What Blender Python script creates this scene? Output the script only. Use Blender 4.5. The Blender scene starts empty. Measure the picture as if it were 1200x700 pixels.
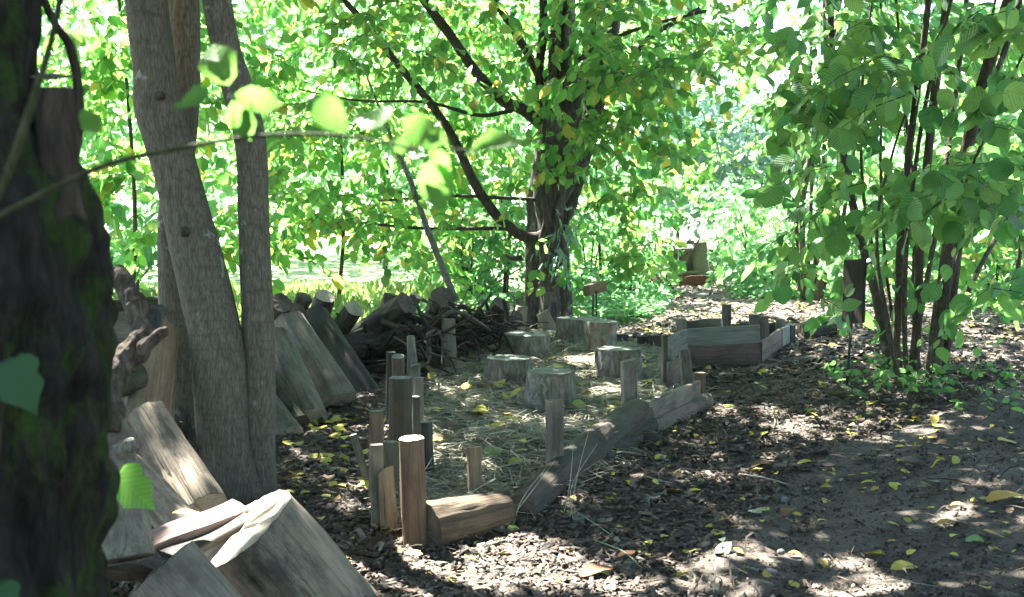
import bpy, math, random
import numpy as np
from mathutils import Vector, Matrix, noise

random.seed(7)
rng = np.random.default_rng(11)
SC = bpy.context.scene
COL = SC.collection
R = math.radians

# ------------------------------------------------------------------ camera
CAM_H, FPX, HORIZON = 1.35, 1333.0, 248.0          # metres, focal length in photo pixels, horizon row
PITCH = math.atan((350 - HORIZON) / FPX)
cam_data = bpy.data.cameras.new('camera')
cam = bpy.data.objects.new('camera', cam_data); COL.objects.link(cam)
cam.location = (0, 0, CAM_H); cam.rotation_euler = (R(90) - PITCH, 0, 0)
cam_data.sensor_width = 36; cam_data.lens = 36 * FPX / 1200
cam_data.clip_start = 0.05; cam_data.clip_end = 2000
cam_data.dof.use_dof = True; cam_data.dof.focus_distance = 6.8; cam_data.dof.aperture_fstop = 6.0
SC.camera = cam

# ------------------------------------------------------------------ sky, sun, exposure
SUN_EL, SUN_AZ = R(57), R(-38)                       # azimuth from +Y towards +X
SUN = Vector((math.cos(SUN_EL) * math.sin(SUN_AZ), math.cos(SUN_EL) * math.cos(SUN_AZ), math.sin(SUN_EL)))
world = bpy.data.worlds.new('World'); SC.world = world; world.use_nodes = True
wn = world.node_tree; wn.nodes.clear()
sky = wn.nodes.new('ShaderNodeTexSky'); sky.sky_type = 'NISHITA'; sky.sun_disc = False
sky.sun_elevation = SUN_EL; sky.sun_rotation = SUN_AZ; sky.air_density = 1.0; sky.dust_density = 1.4; sky.ozone_density = 1.0
bg = wn.nodes.new('ShaderNodeBackground'); bg.inputs['Strength'].default_value = 0.078
wo = wn.nodes.new('ShaderNodeOutputWorld')
wn.links.new(sky.outputs[0], bg.inputs[0]); wn.links.new(bg.outputs[0], wo.inputs[0])
sl = bpy.data.lights.new('sun', 'SUN'); sl.energy = 5.0; sl.angle = R(0.53); sl.color = (1.0, 0.97, 0.91)
so = bpy.data.objects.new('sun', sl); COL.objects.link(so)
so.rotation_euler = SUN.to_track_quat('Z', 'Y').to_euler(); so.location = SUN * 40
SC.view_settings.view_transform = 'Standard'; SC.view_settings.look = 'None'
SC.view_settings.gamma = 1; SC.view_settings.exposure = 3.62; SC.view_settings.use_curve_mapping = False
cy = SC.cycles
cy.use_denoising = True
cy.max_bounces = 8; cy.diffuse_bounces = 5; cy.glossy_bounces = 2; cy.transmission_bounces = 6; cy.transparent_max_bounces = 4
cy.caustics_reflective = False; cy.caustics_refractive = False
cy.sample_clamp_indirect = 6

# ------------------------------------------------------------------ pixel helpers
_F = Vector((0, math.cos(PITCH), -math.sin(PITCH))); _U = Vector((0, math.sin(PITCH), math.cos(PITCH)))
def at(px, py, d):
    """point on the ray of a photo pixel at depth y = d"""
    v = _F + _U * ((350 - py) / FPX) + Vector((1, 0, 0)) * ((px - 600) / FPX)
    return Vector((0, 0, CAM_H)) + v * (d / v.y)
def sst(a, b, x):
    t = np.clip((x - a) / (b - a), 0, 1); return t * t * (3 - 2 * t)
def gz(x, y):
    """ground height"""
    x = np.asarray(x, float); y = np.asarray(y, float)
    z = 0.20 * sst(0.9, 3.6, x) * (1 - 0.6 * sst(8, 15, y)) * sst(2, 5, y)
    z = z + 0.02 * np.sin(x * 1.7 + .4) * np.sin(y * 1.3) + 0.012 * np.sin(x * 4.1 + y * 2.2) + 0.008 * np.sin(y * 5.3 - x * 3.3)
    z = z + 0.35 * sst(17, 40, y) * sst(1.0, 6.0, np.abs(x - 4.0))
    return z
def gnd(px, py):
    lo, hi = 1.5, 60.0
    for _ in range(40):
        m = (lo + hi) / 2; p = at(px, py, m)
        if p.z > float(gz(p.x, p.y)): lo = m
        else: hi = m
    p = at(px, py, lo); p.z = float(gz(p.x, p.y)); return p

# ------------------------------------------------------------------ object helpers
def tag(o, label=None, cat=None, group=None, kind=None):
    if label: o['label'] = label
    if cat: o['category'] = cat
    if group: o['group'] = group
    if kind: o['kind'] = kind
    return o
def empty(name, loc):
    o = bpy.data.objects.new(name, None); COL.objects.link(o); o.location = loc; o.empty_display_size = .1
    return o
def link(name, mesh, parent=None, world=None):
    o = bpy.data.objects.new(name, mesh); COL.objects.link(o)
    W = world if world is not None else Matrix.Identity(4)
    if parent is not None:
        o.parent = parent
        o.matrix_basis = wmat(parent).inverted() @ W
    else:
        o.matrix_basis = W
    return o
def wmat(o):
    m = o.matrix_basis.copy() if o.type != 'EMPTY' else Matrix.Translation(o.location) @ o.rotation_euler.to_matrix().to_4x4()
    return wmat(o.parent) @ m if o.parent else m
def mesh_np(name, V, F, mats, tint=None, smooth=False, midx=None):
    """mesh from arrays: V (n,3), F (m,k) of one face size or list of faces"""
    me = bpy.data.meshes.new(name)
    if isinstance(F, np.ndarray):
        k = F.shape[1]; m = len(F)
        me.vertices.add(len(V)); me.vertices.foreach_set('co', np.ascontiguousarray(V, dtype=np.float32).ravel())
        me.loops.add(m * k); me.loops.foreach_set('vertex_index', np.ascontiguousarray(F, dtype=np.int32).ravel())
        me.polygons.add(m); me.polygons.foreach_set('loop_start', np.arange(0, m * k, k, dtype=np.int32))
    else:
        me.from_pydata([tuple(v) for v in V], [], [tuple(f) for f in F]); m = len(F)
    for mt in (mats if isinstance(mats, (list, tuple)) else [mats]): me.materials.append(mt)
    if tint is not None:
        a = me.attributes.new('tint', 'FLOAT', 'FACE'); a.data.foreach_set('value', np.ascontiguousarray(tint, dtype=np.float32))
    if midx is not None: me.polygons.foreach_set('material_index', np.asarray(midx, dtype=np.int32))
    me.update(calc_edges=True); me.validate()
    if smooth: me.polygons.foreach_set('use_smooth', np.ones(len(me.polygons), dtype=bool))
    return me
def frame_from(d, up=None):
    """matrix whose Z is d"""
    z = Vector(d).normalized(); u = Vector(up) if up is not None else (Vector((0, 0, 1)) if abs(z.z) < .9 else Vector((0, 1, 0)))
    x = (u - z * u.dot(z)).normalized(); y = z.cross(x)
    return Matrix((x, y, z)).transposed()
def M4(rot, loc):
    return Matrix.Translation(loc) @ rot.to_4x4()

# ------------------------------------------------------------------ materials
class T:
    def __init__(s, name):
        s.m = bpy.data.materials.new(name); s.m.use_nodes = True; s.t = s.m.node_tree; s.t.nodes.clear()
    def n(s, typ, ins=None, **kw):
        nd = s.t.nodes.new('ShaderNode' + typ)
        for k, v in kw.items(): setattr(nd, k, v)
        for k, v in (ins or {}).items():
            if hasattr(v, 'is_linked') or hasattr(v, 'links'): s.t.links.new(v, nd.inputs[k])
            elif hasattr(v, 'outputs'): s.t.links.new(v.outputs[0], nd.inputs[k])
            else: nd.inputs[k].default_value = v
        return nd
    def ramp(s, fac, stops, interp='LINEAR'):
        nd = s.n('ValToRGB', {0: fac}); nd.color_ramp.interpolation = interp; e = nd.color_ramp.elements
        while len(e) < len(stops): e.new(.5)
        for q, (p, c) in zip(e, stops): q.position = p; q.color = (*c, 1) if len(c) == 3 else c
        return nd
    def mix(s, fac, a, b, mode='MIX'):
        nd = s.n('Mix', data_type='RGBA', blend_type=mode)
        for i, v in ((0, fac), (6, a), (7, b)):
            if hasattr(v, 'outputs'): s.t.links.new(v.outputs[2] if v.bl_idname == 'ShaderNodeMix' else v.outputs[0], nd.inputs[i])
            elif hasattr(v, 'links'): s.t.links.new(v, nd.inputs[i])
            else: nd.inputs[i].default_value = v if i == 0 else ((*v, 1) if len(v) == 3 else v)
        return nd
    def out(s, sh):
        o = s.n('OutputMaterial'); s.t.links.new(sh.outputs[0], o.inputs[0]); return s.m
    def coord(s, scale=(1, 1, 1), rnd=True):
        tc = s.n('TexCoord'); v = tc.outputs['Object']
        if rnd:
            oi = s.n('ObjectInfo'); mu = s.n('Math', {0: oi.outputs['Random'], 1: 37.0}, operation='MULTIPLY')
            v = s.n('VectorMath', {0: v, 1: mu.outputs[0]}, operation='ADD').outputs[0]
        return s.n('Mapping', {'Vector': v, 'Scale': scale}).outputs[0]
def col(mixnode): return mixnode.outputs[2]

def wood(name, c1, c2, stain=(.05, .045, .04), stain_amt=.6, grain=(42, 42, 2.2), rough=.8, tintamt=.25, green=0.0, crack=.7):
    t = T(name)
    g = t.n('TexNoise', {'Vector': t.coord(grain), 'Scale': 1.0, 'Detail': 6.0, 'Roughness': .65})
    base = t.ramp(g.outputs[0], [(.2, c1), (.85, c2)])
    fine = t.n('TexNoise', {'Vector': t.coord((150, 150, 6)), 'Scale': 1.0, 'Detail': 3.0})
    pore = t.ramp(fine.outputs[0], [(.30, (0.35, .33, .3)), (.46, (1, 1, 1))])
    b2 = t.mix(.55, base, pore, 'MULTIPLY')
    ck = t.n('TexNoise', {'Vector': t.coord((17, 17, .9)), 'Scale': 1.0, 'Detail': 5.0, 'Roughness': .6})
    ckr = t.ramp(ck.outputs[0], [(.478, (1, 1, 1)), (.492, (.16, .15, .14)), (.504, (.16, .15, .14)), (.518, (1, 1, 1))])
    cm_ = t.n('TexNoise', {'Vector': t.coord((4, 4, 1.2)), 'Scale': 1.0, 'Detail': 2.0})
    b2 = t.mix(t.ramp(cm_.outputs[0], [(.45, (0, 0, 0)), (.6, (crack,) * 3)]).outputs[0], b2, ckr, 'MULTIPLY')
    s = t.n('TexNoise', {'Vector': t.coord((5, 5, 3.2)), 'Scale': 1.0, 'Detail': 7.0, 'Roughness': .7})
    sr = t.ramp(s.outputs[0], [(.44, (0, 0, 0)), (.62, (stain_amt,) * 3)])
    b3 = t.mix(sr.outputs[0], b2, stain)
    if green > 0:
        s2 = t.n('TexNoise', {'Vector': t.coord((4, 4, 2)), 'Scale': 1.3, 'Detail': 5.0})
        b3 = t.mix(t.ramp(s2.outputs[0], [(.45, (0, 0, 0)), (.65, (green,) * 3)]).outputs[0], b3, (.09, .13, .08))
    oi = t.n('ObjectInfo')
    v = t.n('MapRange', {0: oi.outputs['Random'], 3: 1 - tintamt, 4: 1 + tintamt})
    hs = t.n('HueSaturation', {'Value': v.outputs[0], 'Color': col(b3)})
    bm = t.n('Bump', {'Strength': .55, 'Distance': .012, 'Height': g.outputs[0]})
    bm1 = t.n('Bump', {'Strength': .5 * crack, 'Distance': .012, 'Height': ckr.outputs[0], 'Normal': bm.outputs[0]})
    bm2 = t.n('Bump', {'Strength': .4, 'Distance': .006, 'Height': fine.outputs[0], 'Normal': bm1.outputs[0]})
    p = t.n('BsdfPrincipled', {'Base Color': hs.outputs[0], 'Roughness': rough, 'Normal': bm2.outputs[0], 'Specular IOR Level': .25})
    return t.out(p)
def endgrain(name, c1, c2, dirt=(.07, .075, .055), dirt_amt=.5):
    t = T(name)
    tc = t.n('TexCoord'); mp = t.n('Mapping', {'Vector': tc.outputs['Object'], 'Scale': (1, 1, .05)})
    w = t.n('TexWave', {'Vector': mp.outputs[0], 'Scale': 42.0, 'Distortion': 3.5, 'Detail': 3.0, 'Detail Scale': .8}, wave_type='RINGS', rings_direction='Z')
    base = t.ramp(w.outputs[1], [(.1, c1), (.9, c2)])
    n1 = t.n('TexNoise', {'Vector': t.coord((9, 9, 9)), 'Scale': 1.0, 'Detail': 6.0, 'Roughness': .7})
    m = t.mix(t.ramp(n1.outputs[0], [(.42, (0, 0, 0)), (.68, (dirt_amt,) * 3)]).outputs[0], base, dirt)
    n2 = t.n('TexNoise', {'Vector': t.coord((120, 120, 120)), 'Scale': 1.0, 'Detail': 3.0})
    bm = t.n('Bump', {'Strength': .5, 'Distance': .006, 'Height': n2.outputs[0]})
    p = t.n('BsdfPrincipled', {'Base Color': col(m), 'Roughness': .85, 'Normal': bm.outputs[0], 'Specular IOR Level': .2})
    return t.out(p)
def bark(name, c1, c2, c3, scale=(16, 16, 4), moss=0.0, lichen=0.0, ring=0.0, bump=1.0, mosscol=(.05, .09, .02)):
    t = T(name)
    n1 = t.n('TexNoise', {'Vector': t.coord(scale), 'Scale': 1.0, 'Detail': 8.0, 'Roughness': .68, 'Distortion': .4})
    base = t.ramp(n1.outputs[0], [(.3, c1), (.52, c2), (.75, c3)])
    vo = t.n('TexVoronoi', {'Vector': t.coord((scale[0] * 1.6, scale[1] * 1.6, scale[2] * 1.1)), 'Scale': 1.0, 'Randomness': 1.0}, feature='DISTANCE_TO_EDGE')
    cr = t.ramp(vo.outputs[0], [(0.0, (.35, .34, .33)), (.16, (1, 1, 1))])
    b = t.mix(.55, base, cr, 'MULTIPLY')
    hsrc = n1.outputs[0]
    if ring > 0:
        nr = t.n('TexNoise', {'Vector': t.coord((5, 5, 34)), 'Scale': 1.0, 'Detail': 4.0})
        b = t.mix(t.ramp(nr.outputs[0], [(.56, (0, 0, 0)), (.68, (ring,) * 3)]).outputs[0], b, (.045, .04, .032))
    if lichen > 0:
        nl = t.n('TexNoise', {'Vector': t.coord((22, 22, 18)), 'Scale': 1.0, 'Detail': 3.0, 'Roughness': .5})
        nm = t.n('TexNoise', {'Vector': t.coord((3, 3, 2)), 'Scale': 1.0, 'Detail': 2.0})
        ml = t.n('Math', {0: nl.outputs[0], 1: nm.outputs[0]}, operation='MULTIPLY')
        b = t.mix(t.ramp(ml.outputs[0], [(.355, (0, 0, 0)), (.41, (lichen,) * 3)]).outputs[0], b, (.36, .37, .33))
    if moss > 0:
        ns = t.n('TexNoise', {'Vector': t.coord((6, 6, 4)), 'Scale': 1.0, 'Detail': 9.0, 'Roughness': .75})
        b = t.mix(t.ramp(ns.outputs[0], [(.49, (0, 0, 0)), (.57, (moss,) * 3)]).outputs[0], b, mosscol)
    bm = t.n('Bump', {'Strength': .8 * bump, 'Distance': .02, 'Height': hsrc})
    bm2 = t.n('Bump', {'Strength': .45 * bump, 'Distance': .01, 'Height': vo.outputs[0], 'Normal': bm.outputs[0]})
    p = t.n('BsdfPrincipled', {'Base Color': col(b), 'Roughness': .88, 'Normal': bm2.outputs[0], 'Specular IOR Level': .2})
    return t.out(p)
def leafmat(name, stops, tstops, trans=.5, rough=.45, by_object=False, spec=.3, veins=True):
    """leaf with reflected and transmitted colour, both picked by a per-leaf tint"""
    t = T(name)
    f = t.n('ObjectInfo').outputs['Random'] if by_object else t.n('Attribute', attribute_name='tint').outputs['Fac']
    c = t.ramp(f, stops); ct = t.ramp(f, tstops); extra = {}
    if by_object and veins:      # side veins in the leaf's own coordinates
        sp = t.n('SeparateXYZ', {0: t.n('TexCoord').outputs['Object']}); ay = t.n('Math', {0: sp.outputs[1]}, operation='ABSOLUTE')
        u = t.n('Math', {0: ay.outputs[0], 1: -.8, 2: sp.outputs[0]}, operation='MULTIPLY_ADD')
        sn = t.n('Math', {0: t.n('Math', {0: u.outputs[0], 1: 52.0}, operation='MULTIPLY').outputs[0]}, operation='SINE')
        vr = t.ramp(sn.outputs[0], [(.55, (1, 1, 1)), (.98, (.72, .76, .70))]); rib = t.ramp(ay.outputs[0], [(.008, (1.5, 1.5, 1.3)), (.02, (1, 1, 1))])
        c = t.mix(1.0, t.mix(.8, c, vr, 'MULTIPLY'), rib, 'MULTIPLY'); ct = t.mix(.8, ct, vr, 'MULTIPLY'); c = c.outputs[2]; ct = ct.outputs[2]
        extra['Normal'] = t.n('Bump', {'Strength': .5, 'Distance': .02, 'Height': sn.outputs[0]}).outputs[0]
    else: c = c.outputs[0]; ct = ct.outputs[0]
    p = t.n('BsdfPrincipled', {'Base Color': c, 'Roughness': rough, 'Specular IOR Level': spec, **extra})
    tr = t.n('BsdfTranslucent', {'Color': ct})
    mx = t.n('MixShader', {0: trans, 1: p.outputs[0], 2: tr.outputs[0]})
    return t.out(mx)
def tintmat(name, stops, rough=.85, by_object=False, bump=None):
    t = T(name)
    f = t.n('ObjectInfo').outputs['Random'] if by_object else t.n('Attribute', attribute_name='tint').outputs['Fac']
    c = t.ramp(f, stops)
    ins = {'Base Color': c.outputs[0], 'Roughness': rough, 'Specular IOR Level': .25}
    if bump:
        nn = t.n('TexNoise', {'Vector': t.coord((bump,) * 3, False), 'Scale': 1.0, 'Detail': 4.0})
        ins['Base Color'] = col(t.mix(.5, c, t.ramp(nn.outputs[0], [(.3, (.45, .45, .45)), (.7, (1.25, 1.25, 1.25))]), 'MULTIPLY'))
        ins['Normal'] = t.n('Bump', {'Strength': .6, 'Distance': .01, 'Height': nn.outputs[0]}).outputs[0]
    return t.out(t.n('BsdfPrincipled', ins))

MAT = {}
MAT['wood_long'] = wood('dark_weathered_log', (.05, .042, .031), (.155, .13, .098), stain_amt=.6, stain=(.03, .026, .022), green=.3)
MAT['wood_half'] = wood('brown_half_log', (.05, .036, .022), (.16, .115, .072), stain_amt=.6, stain=(.03, .022, .015), crack=.5)
MAT['wood_plaque'] = wood('dark_plaque_wood', (.016, .013, .011), (.05, .042, .035), stain_amt=.3)
MAT['driftwood'] = wood('driftwood', (.055, .041, .031), (.21, .165, .128), stain_amt=.75, stain=(.06, .045, .038), grain=(34, 34, 9), crack=0.0)
MAT['wood_grey'] = wood('weathered_grey_wood', (.12, .105, .082), (.31, .275, .215), stain_amt=.7, green=.25)
MAT['wood_pale'] = wood('bleached_wood', (.20, .158, .11), (.47, .395, .295), stain_amt=.85, stain=(.07, .06, .05))
MAT['wood_tan'] = wood('tan_wood', (.14, .10, .06), (.36, .27, .17), stain_amt=.55, stain=(.08, .05, .03), green=.25)
MAT['wood_red'] = wood('red_brown_wood', (.11, .07, .043), (.32, .22, .145), stain_amt=.5, stain=(.10, .045, .028))
MAT['wood_brown'] = wood('brown_wood', (.065, .047, .03), (.19, .14, .09), stain_amt=.6, green=.45)
MAT['wood_dark'] = wood('dark_wood', (.03, .027, .023), (.11, .10, .085), stain_amt=.7, green=.35)
MAT['wood_blue'] = wood('blue_grey_plank', (.115, .122, .108), (.27, .285, .255), stain_amt=.5, stain=(.08, .10, .085), green=.3)
MAT['wood_pink'] = wood('pinkish_plank', (.13, .085, .072), (.31, .225, .19), stain_amt=.6, green=.3)
MAT['end_pale'] = endgrain('pale_end_grain', (.34, .29, .21), (.56, .50, .40), dirt_amt=.45)
MAT['end_green'] = endgrain('mossy_end_grain', (.17, .19, .145), (.33, .35, .28), dirt=(.06, .09, .05), dirt_amt=.75)
MAT['end_dark'] = endgrain('dark_end_grain', (.07, .055, .045), (.19, .155, .12), dirt=(.03, .03, .028), dirt_amt=.7)
MAT['bark_smooth'] = bark('smooth_grey_bark', (.095, .085, .064), (.15, .136, .105), (.225, .207, .165), scale=(48, 48, 13), lichen=.65, ring=.3, bump=.7)
MAT['bark_mossy'] = bark('mossy_shade_darkened_bark', (.010, .009, .007), (.027, .023, .019), (.06, .052, .044), scale=(26, 26, 7), moss=.8, bump=1.8, mosscol=(.036, .072, .011))  # bark colour darkened to stand in for shade of the surrounding trees
MAT['bark_grey_lichen'] = bark('grey_lichen_bark', (.07, .07, .06), (.16, .16, .145), (.27, .28, .26), scale=(20, 20, 6), lichen=.6, moss=.3)
MAT['bark_hornbeam'] = bark('hornbeam_bark', (.024, .022, .019), (.085, .079, .068), (.23, .22, .195), scale=(13, 13, 4), lichen=.6, bump=1.6)
MAT['bark_limb'] = bark('dark_limb_bark', (.03, .026, .02), (.07, .06, .047), (.13, .115, .09), scale=(24, 24, 8))
MAT['bark_hazel'] = bark('hazel_bark', (.045, .036, .028), (.10, .083, .062), (.17, .145, .11), scale=(40, 40, 9), ring=.4, lichen=.3)
MAT['bark_log'] = bark('log_bark', (.028, .025, .021), (.075, .067, .056), (.16, .145, .12), scale=(20, 20, 6), moss=.35, bump=1.3)
MAT['bark_stump'] = bark('stump_bark', (.085, .07, .054), (.25, .22, .175), (.46, .435, .375), scale=(13, 13, 6), lichen=.9, moss=.45, bump=1.6, mosscol=(.20, .235, .18))
MAT['bark_stub'] = bark('dark_stub_bark', (.022, .016, .012), (.06, .045, .035), (.12, .092, .073), scale=(22, 22, 5), bump=1.2)
MAT['shoot'] = bark('olive_shoot', (.03, .034, .016), (.05, .055, .026), (.08, .085, .045), scale=(40, 40, 9), bump=.3)
MAT['bark_drift'] = bark('dry_branch_bark', (.045, .034, .026), (.115, .09, .07), (.25, .21, .17), scale=(22, 22, 14), bump=1.6)
MAT['twig'] = tintmat('twig_bark', [(0, (.035, .028, .02)), (1, (.11, .09, .065))])
MAT['soil'] = None
G1, G2, G3, Y1 = (.042, .115, .036), (.068, .165, .045), (.11, .215, .052), (.22, .20, .03)
MAT['leaf_hornbeam'] = leafmat('hornbeam_leaf', [(0, G1), (.5, G2), (.88, G3), (.97, Y1)], [(0, (.14, .42, .08)), (.5, (.22, .54, .10)), (.88, (.36, .63, .12)), (.97, (.66, .62, .12))], trans=.5)
MAT['leaf_hornbeam_o'] = leafmat('hornbeam_single_leaf', [(0, G1), (.5, G2), (.88, G3), (.97, Y1)], [(0, (.14, .42, .08)), (.5, (.22, .54, .10)), (.88, (.36, .63, .12)), (.97, (.66, .62, .12))], trans=.5, by_object=True)
MAT['leaf_hazel'] = leafmat('hazel_leaf', [(0, (.06, .15, .065)), (.5, (.10, .21, .075)), (1, (.17, .29, .085))], [(0, (.15, .46, .12)), (.5, (.26, .58, .13)), (1, (.40, .68, .15))], trans=.42, rough=.4, spec=.45)
MAT['leaf_hazel_o'] = leafmat('hazel_single_leaf', [(0, (.06, .15, .065)), (.5, (.10, .21, .075)), (1, (.17, .29, .085))], [(0, (.15, .46, .12)), (.5, (.26, .58, .13)), (1, (.40, .68, .15))], trans=.42, rough=.4, spec=.45, by_object=True)
MAT['leaf_canopy'] = leafmat('canopy_leaf', [(0, G1), (1, G2)], [(0, (.04, .13, .03)), (1, (.07, .18, .04))], trans=.4)
MAT['leaf_bright'] = leafmat('sunny_leaf', [(0, (.05, .14, .06)), (.9, (.09, .20, .085)), (1, (.20, .24, .08))], [(0, (.17, .46, .14)), (.9, (.28, .58, .21)), (1, (.50, .58, .20))], trans=.5)
MAT['leaf_mint'] = leafmat('haze_pale_leaf', [(0, (.11, .20, .14)), (1, (.22, .33, .26))], [(0, (.22, .44, .28)), (1, (.34, .56, .42))], trans=.45)  # pale mint tone puts distant haze and glare into the leaf colour
MAT['leaf_front'] = leafmat('young_leaf', [(0, (.06, .15, .035)), (1, (.10, .20, .05))], [(0, (.19, .48, .08)), (1, (.27, .56, .11))], trans=.55, by_object=True)
MAT['leaf_ivy'] = leafmat('ivy_leaf', [(0, (.02, .06, .035)), (1, (.03, .08, .04))], [(0, (.06, .22, .06)), (1, (.10, .30, .06))], trans=.3, by_object=True, veins=False)
LF = [(0, (.52, .47, .07)), (.4, (.62, .57, .11)), (.62, (.38, .46, .11)), (.78, (.54, .42, .09)), (.9, (.18, .09, .04)), (1, (.22, .26, .18))]
MAT['leaf_fallen'] = tintmat('fallen_leaf', LF, rough=.6)
MAT['leaf_fallen_o'] = tintmat('fallen_single_leaf', LF, rough=.6, by_object=True, bump=60)
MAT['straw'] = tintmat('straw', [(0, (.13, .125, .085)), (.5, (.28, .27, .185)), (1, (.50, .47, .34))], rough=.7)
MAT['chip'] = tintmat('bark_chip', [(0, (.040, .032, .025)), (.4, (.108, .087, .068)), (.75, (.20, .165, .13)), (.84, (.11, .062, .04)), (.92, (.20, .16, .12)), (1, (.27, .25, .21))], rough=.75, bump=90)
MAT['stick'] = tintmat('dead_stick', [(0, (.012, .010, .009)), (.7, (.045, .038, .031)), (1, (.12, .105, .085))], by_object=True, bump=50)
MAT['stone'] = tintmat('grey_stone', [(0, (.13, .13, .125)), (1, (.30, .29, .27))], by_object=True, bump=30)
MAT['rust'] = tintmat('rusty_steel', [(0, (.085, .042, .024)), (1, (.12, .06, .033))], by_object=True, bump=12)
MAT['metal'] = tintmat('dark_metal', [(0, (.02, .02, .02)), (1, (.03, .03, .03))], rough=.5, by_object=True)
MAT['grass'] = leafmat('grass_blade', [(0, (.06, .12, .03)), (1, (.20, .24, .08))], [(0, (.2, .4, .08)), (1, (.5, .6, .2))], trans=.4)

t = T('woodland_soil')
gc = t.n('NewGeometry').outputs['Position']
n1 = t.n('TexNoise', {'Vector': gc, 'Scale': 3.0, 'Detail': 8.0, 'Roughness': .7}); n2 = t.n('TexNoise', {'Vector': gc, 'Scale': 60.0, 'Detail': 6.0, 'Roughness': .75})
soil = t.mix(.6, t.ramp(n1.outputs[0], [(.3, (.108, .091, .074)), (.7, (.205, .177, .146))]), t.ramp(n2.outputs[0], [(.3, (.45, .45, .45)), (.7, (1.3, 1.3, 1.3))]), 'MULTIPLY')
sep = t.n('SeparateXYZ', {0: gc})
lf = t.n('MapRange', {0: sep.outputs[0], 1: -1.4, 2: -3.6, 3: 0.0, 4: 9.0})
yy = t.n('Math', {0: sep.outputs[1], 1: lf.outputs[0]}, operation='ADD')
far = t.n('MapRange', {0: yy.outputs[0], 1: 19.0, 2: 23.0})
ng = t.n('TexNoise', {'Vector': gc, 'Scale': 1.2, 'Detail': 6.0})
grass = t.ramp(ng.outputs[0], [(.3, (.16, .21, .08)), (.7, (.34, .38, .20))])
sc_ = t.mix(far.outputs[0], soil, grass)
bmp = t.n('Bump', {'Strength': .8, 'Distance': .02, 'Height': n2.outputs[0]})
MAT['soil'] = t.out(t.n('BsdfPrincipled', {'Base Color': col(sc_), 'Roughness': .95, 'Normal': bmp.outputs[0], 'Specular IOR Level': .15}))

# ------------------------------------------------------------------ shape helpers
def crom(pts, n):
    """smooth path through (x,y,z,r) points"""
    P = np.array(pts, float); m = len(P)
    if m == 2: return np.array([P[0] + (P[1] - P[0]) * s for s in np.linspace(0, 1, n)])
    Q = np.vstack([2 * P[0] - P[1], P, 2 * P[-1] - P[-2]]); out = []
    for u in np.linspace(0, m - 1 - 1e-6, n):
        i = int(u); f = u - i; a, b, c, d = Q[i:i + 4]
        out.append(.5 * (2 * b + (c - a) * f + (2 * a - 5 * b + 4 * c - d) * f * f + (3 * b - a - 3 * c + d) * f ** 3))
    out = np.array(out); out[:, 3] = np.maximum(out[:, 3], P[:, 3].min() * .6); return out
def tube(pts, n=24, seg=14, amp=.0, freq=6.0, lobes=0.0, seed=0, cap=True):
    """bent tapering tube along (x,y,z,r) points -> verts, faces"""
    P = crom(pts, n); V = []; F = []
    prev = None
    for i in range(n):
        c = Vector(P[i, :3]); d = Vector(P[min(i + 1, n - 1), :3]) - Vector(P[max(i - 1, 0), :3]); d.normalize()
        if prev is None: x = frame_from(d).col[0].copy()
        else: x = (prev - d * prev.dot(d)).normalized()
        prev = x; y = d.cross(x); r = P[i, 3]
        for k in range(seg):
            a = 2 * math.pi * k / seg; v = x * math.cos(a) + y * math.sin(a); q = c + v * r
            s = 1.0
            if amp: s += amp * noise.noise(Vector((q.x * freq + seed * 7.1, q.y * freq, q.z * freq * .55))) + .5 * amp * noise.noise(Vector((q.x * freq * 2.6, q.y * freq * 2.6 + seed, q.z * freq * .9)))
            if lobes: s += lobes * noise.noise(Vector((v.x * 1.7 + seed, v.y * 1.7, q.z * .6 + v.z)))
            V.append(c + v * r * s)
        if i:
            o = (i - 1) * seg
            for k in range(seg): F.append((o + k, o + (k + 1) % seg, o + seg + (k + 1) % seg, o + seg + k))
    if cap:
        for i, o in ((0, 0), (n - 1, (n - 1) * seg)):
            V.append(Vector(P[i, :3])); c = len(V) - 1
            for k in range(seg): F.append((c, o + k, o + (k + 1) % seg) if i else (c, o + (k + 1) % seg, o + k))
    return V, F
def add(acc, vf):
    o = len(acc[0]); acc[0].extend(vf[0]); acc[1].extend([tuple(i + o for i in f) for f in vf[1]])
def tube_obj(name, pts, mat, parent=None, **kw):
    V, F = tube(pts, **kw); base = Vector(pts[0][:3])
    me = mesh_np(name, [v - base for v in V], F, mat, smooth=True)
    return link(name, me, parent, Matrix.Translation(base))

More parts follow.
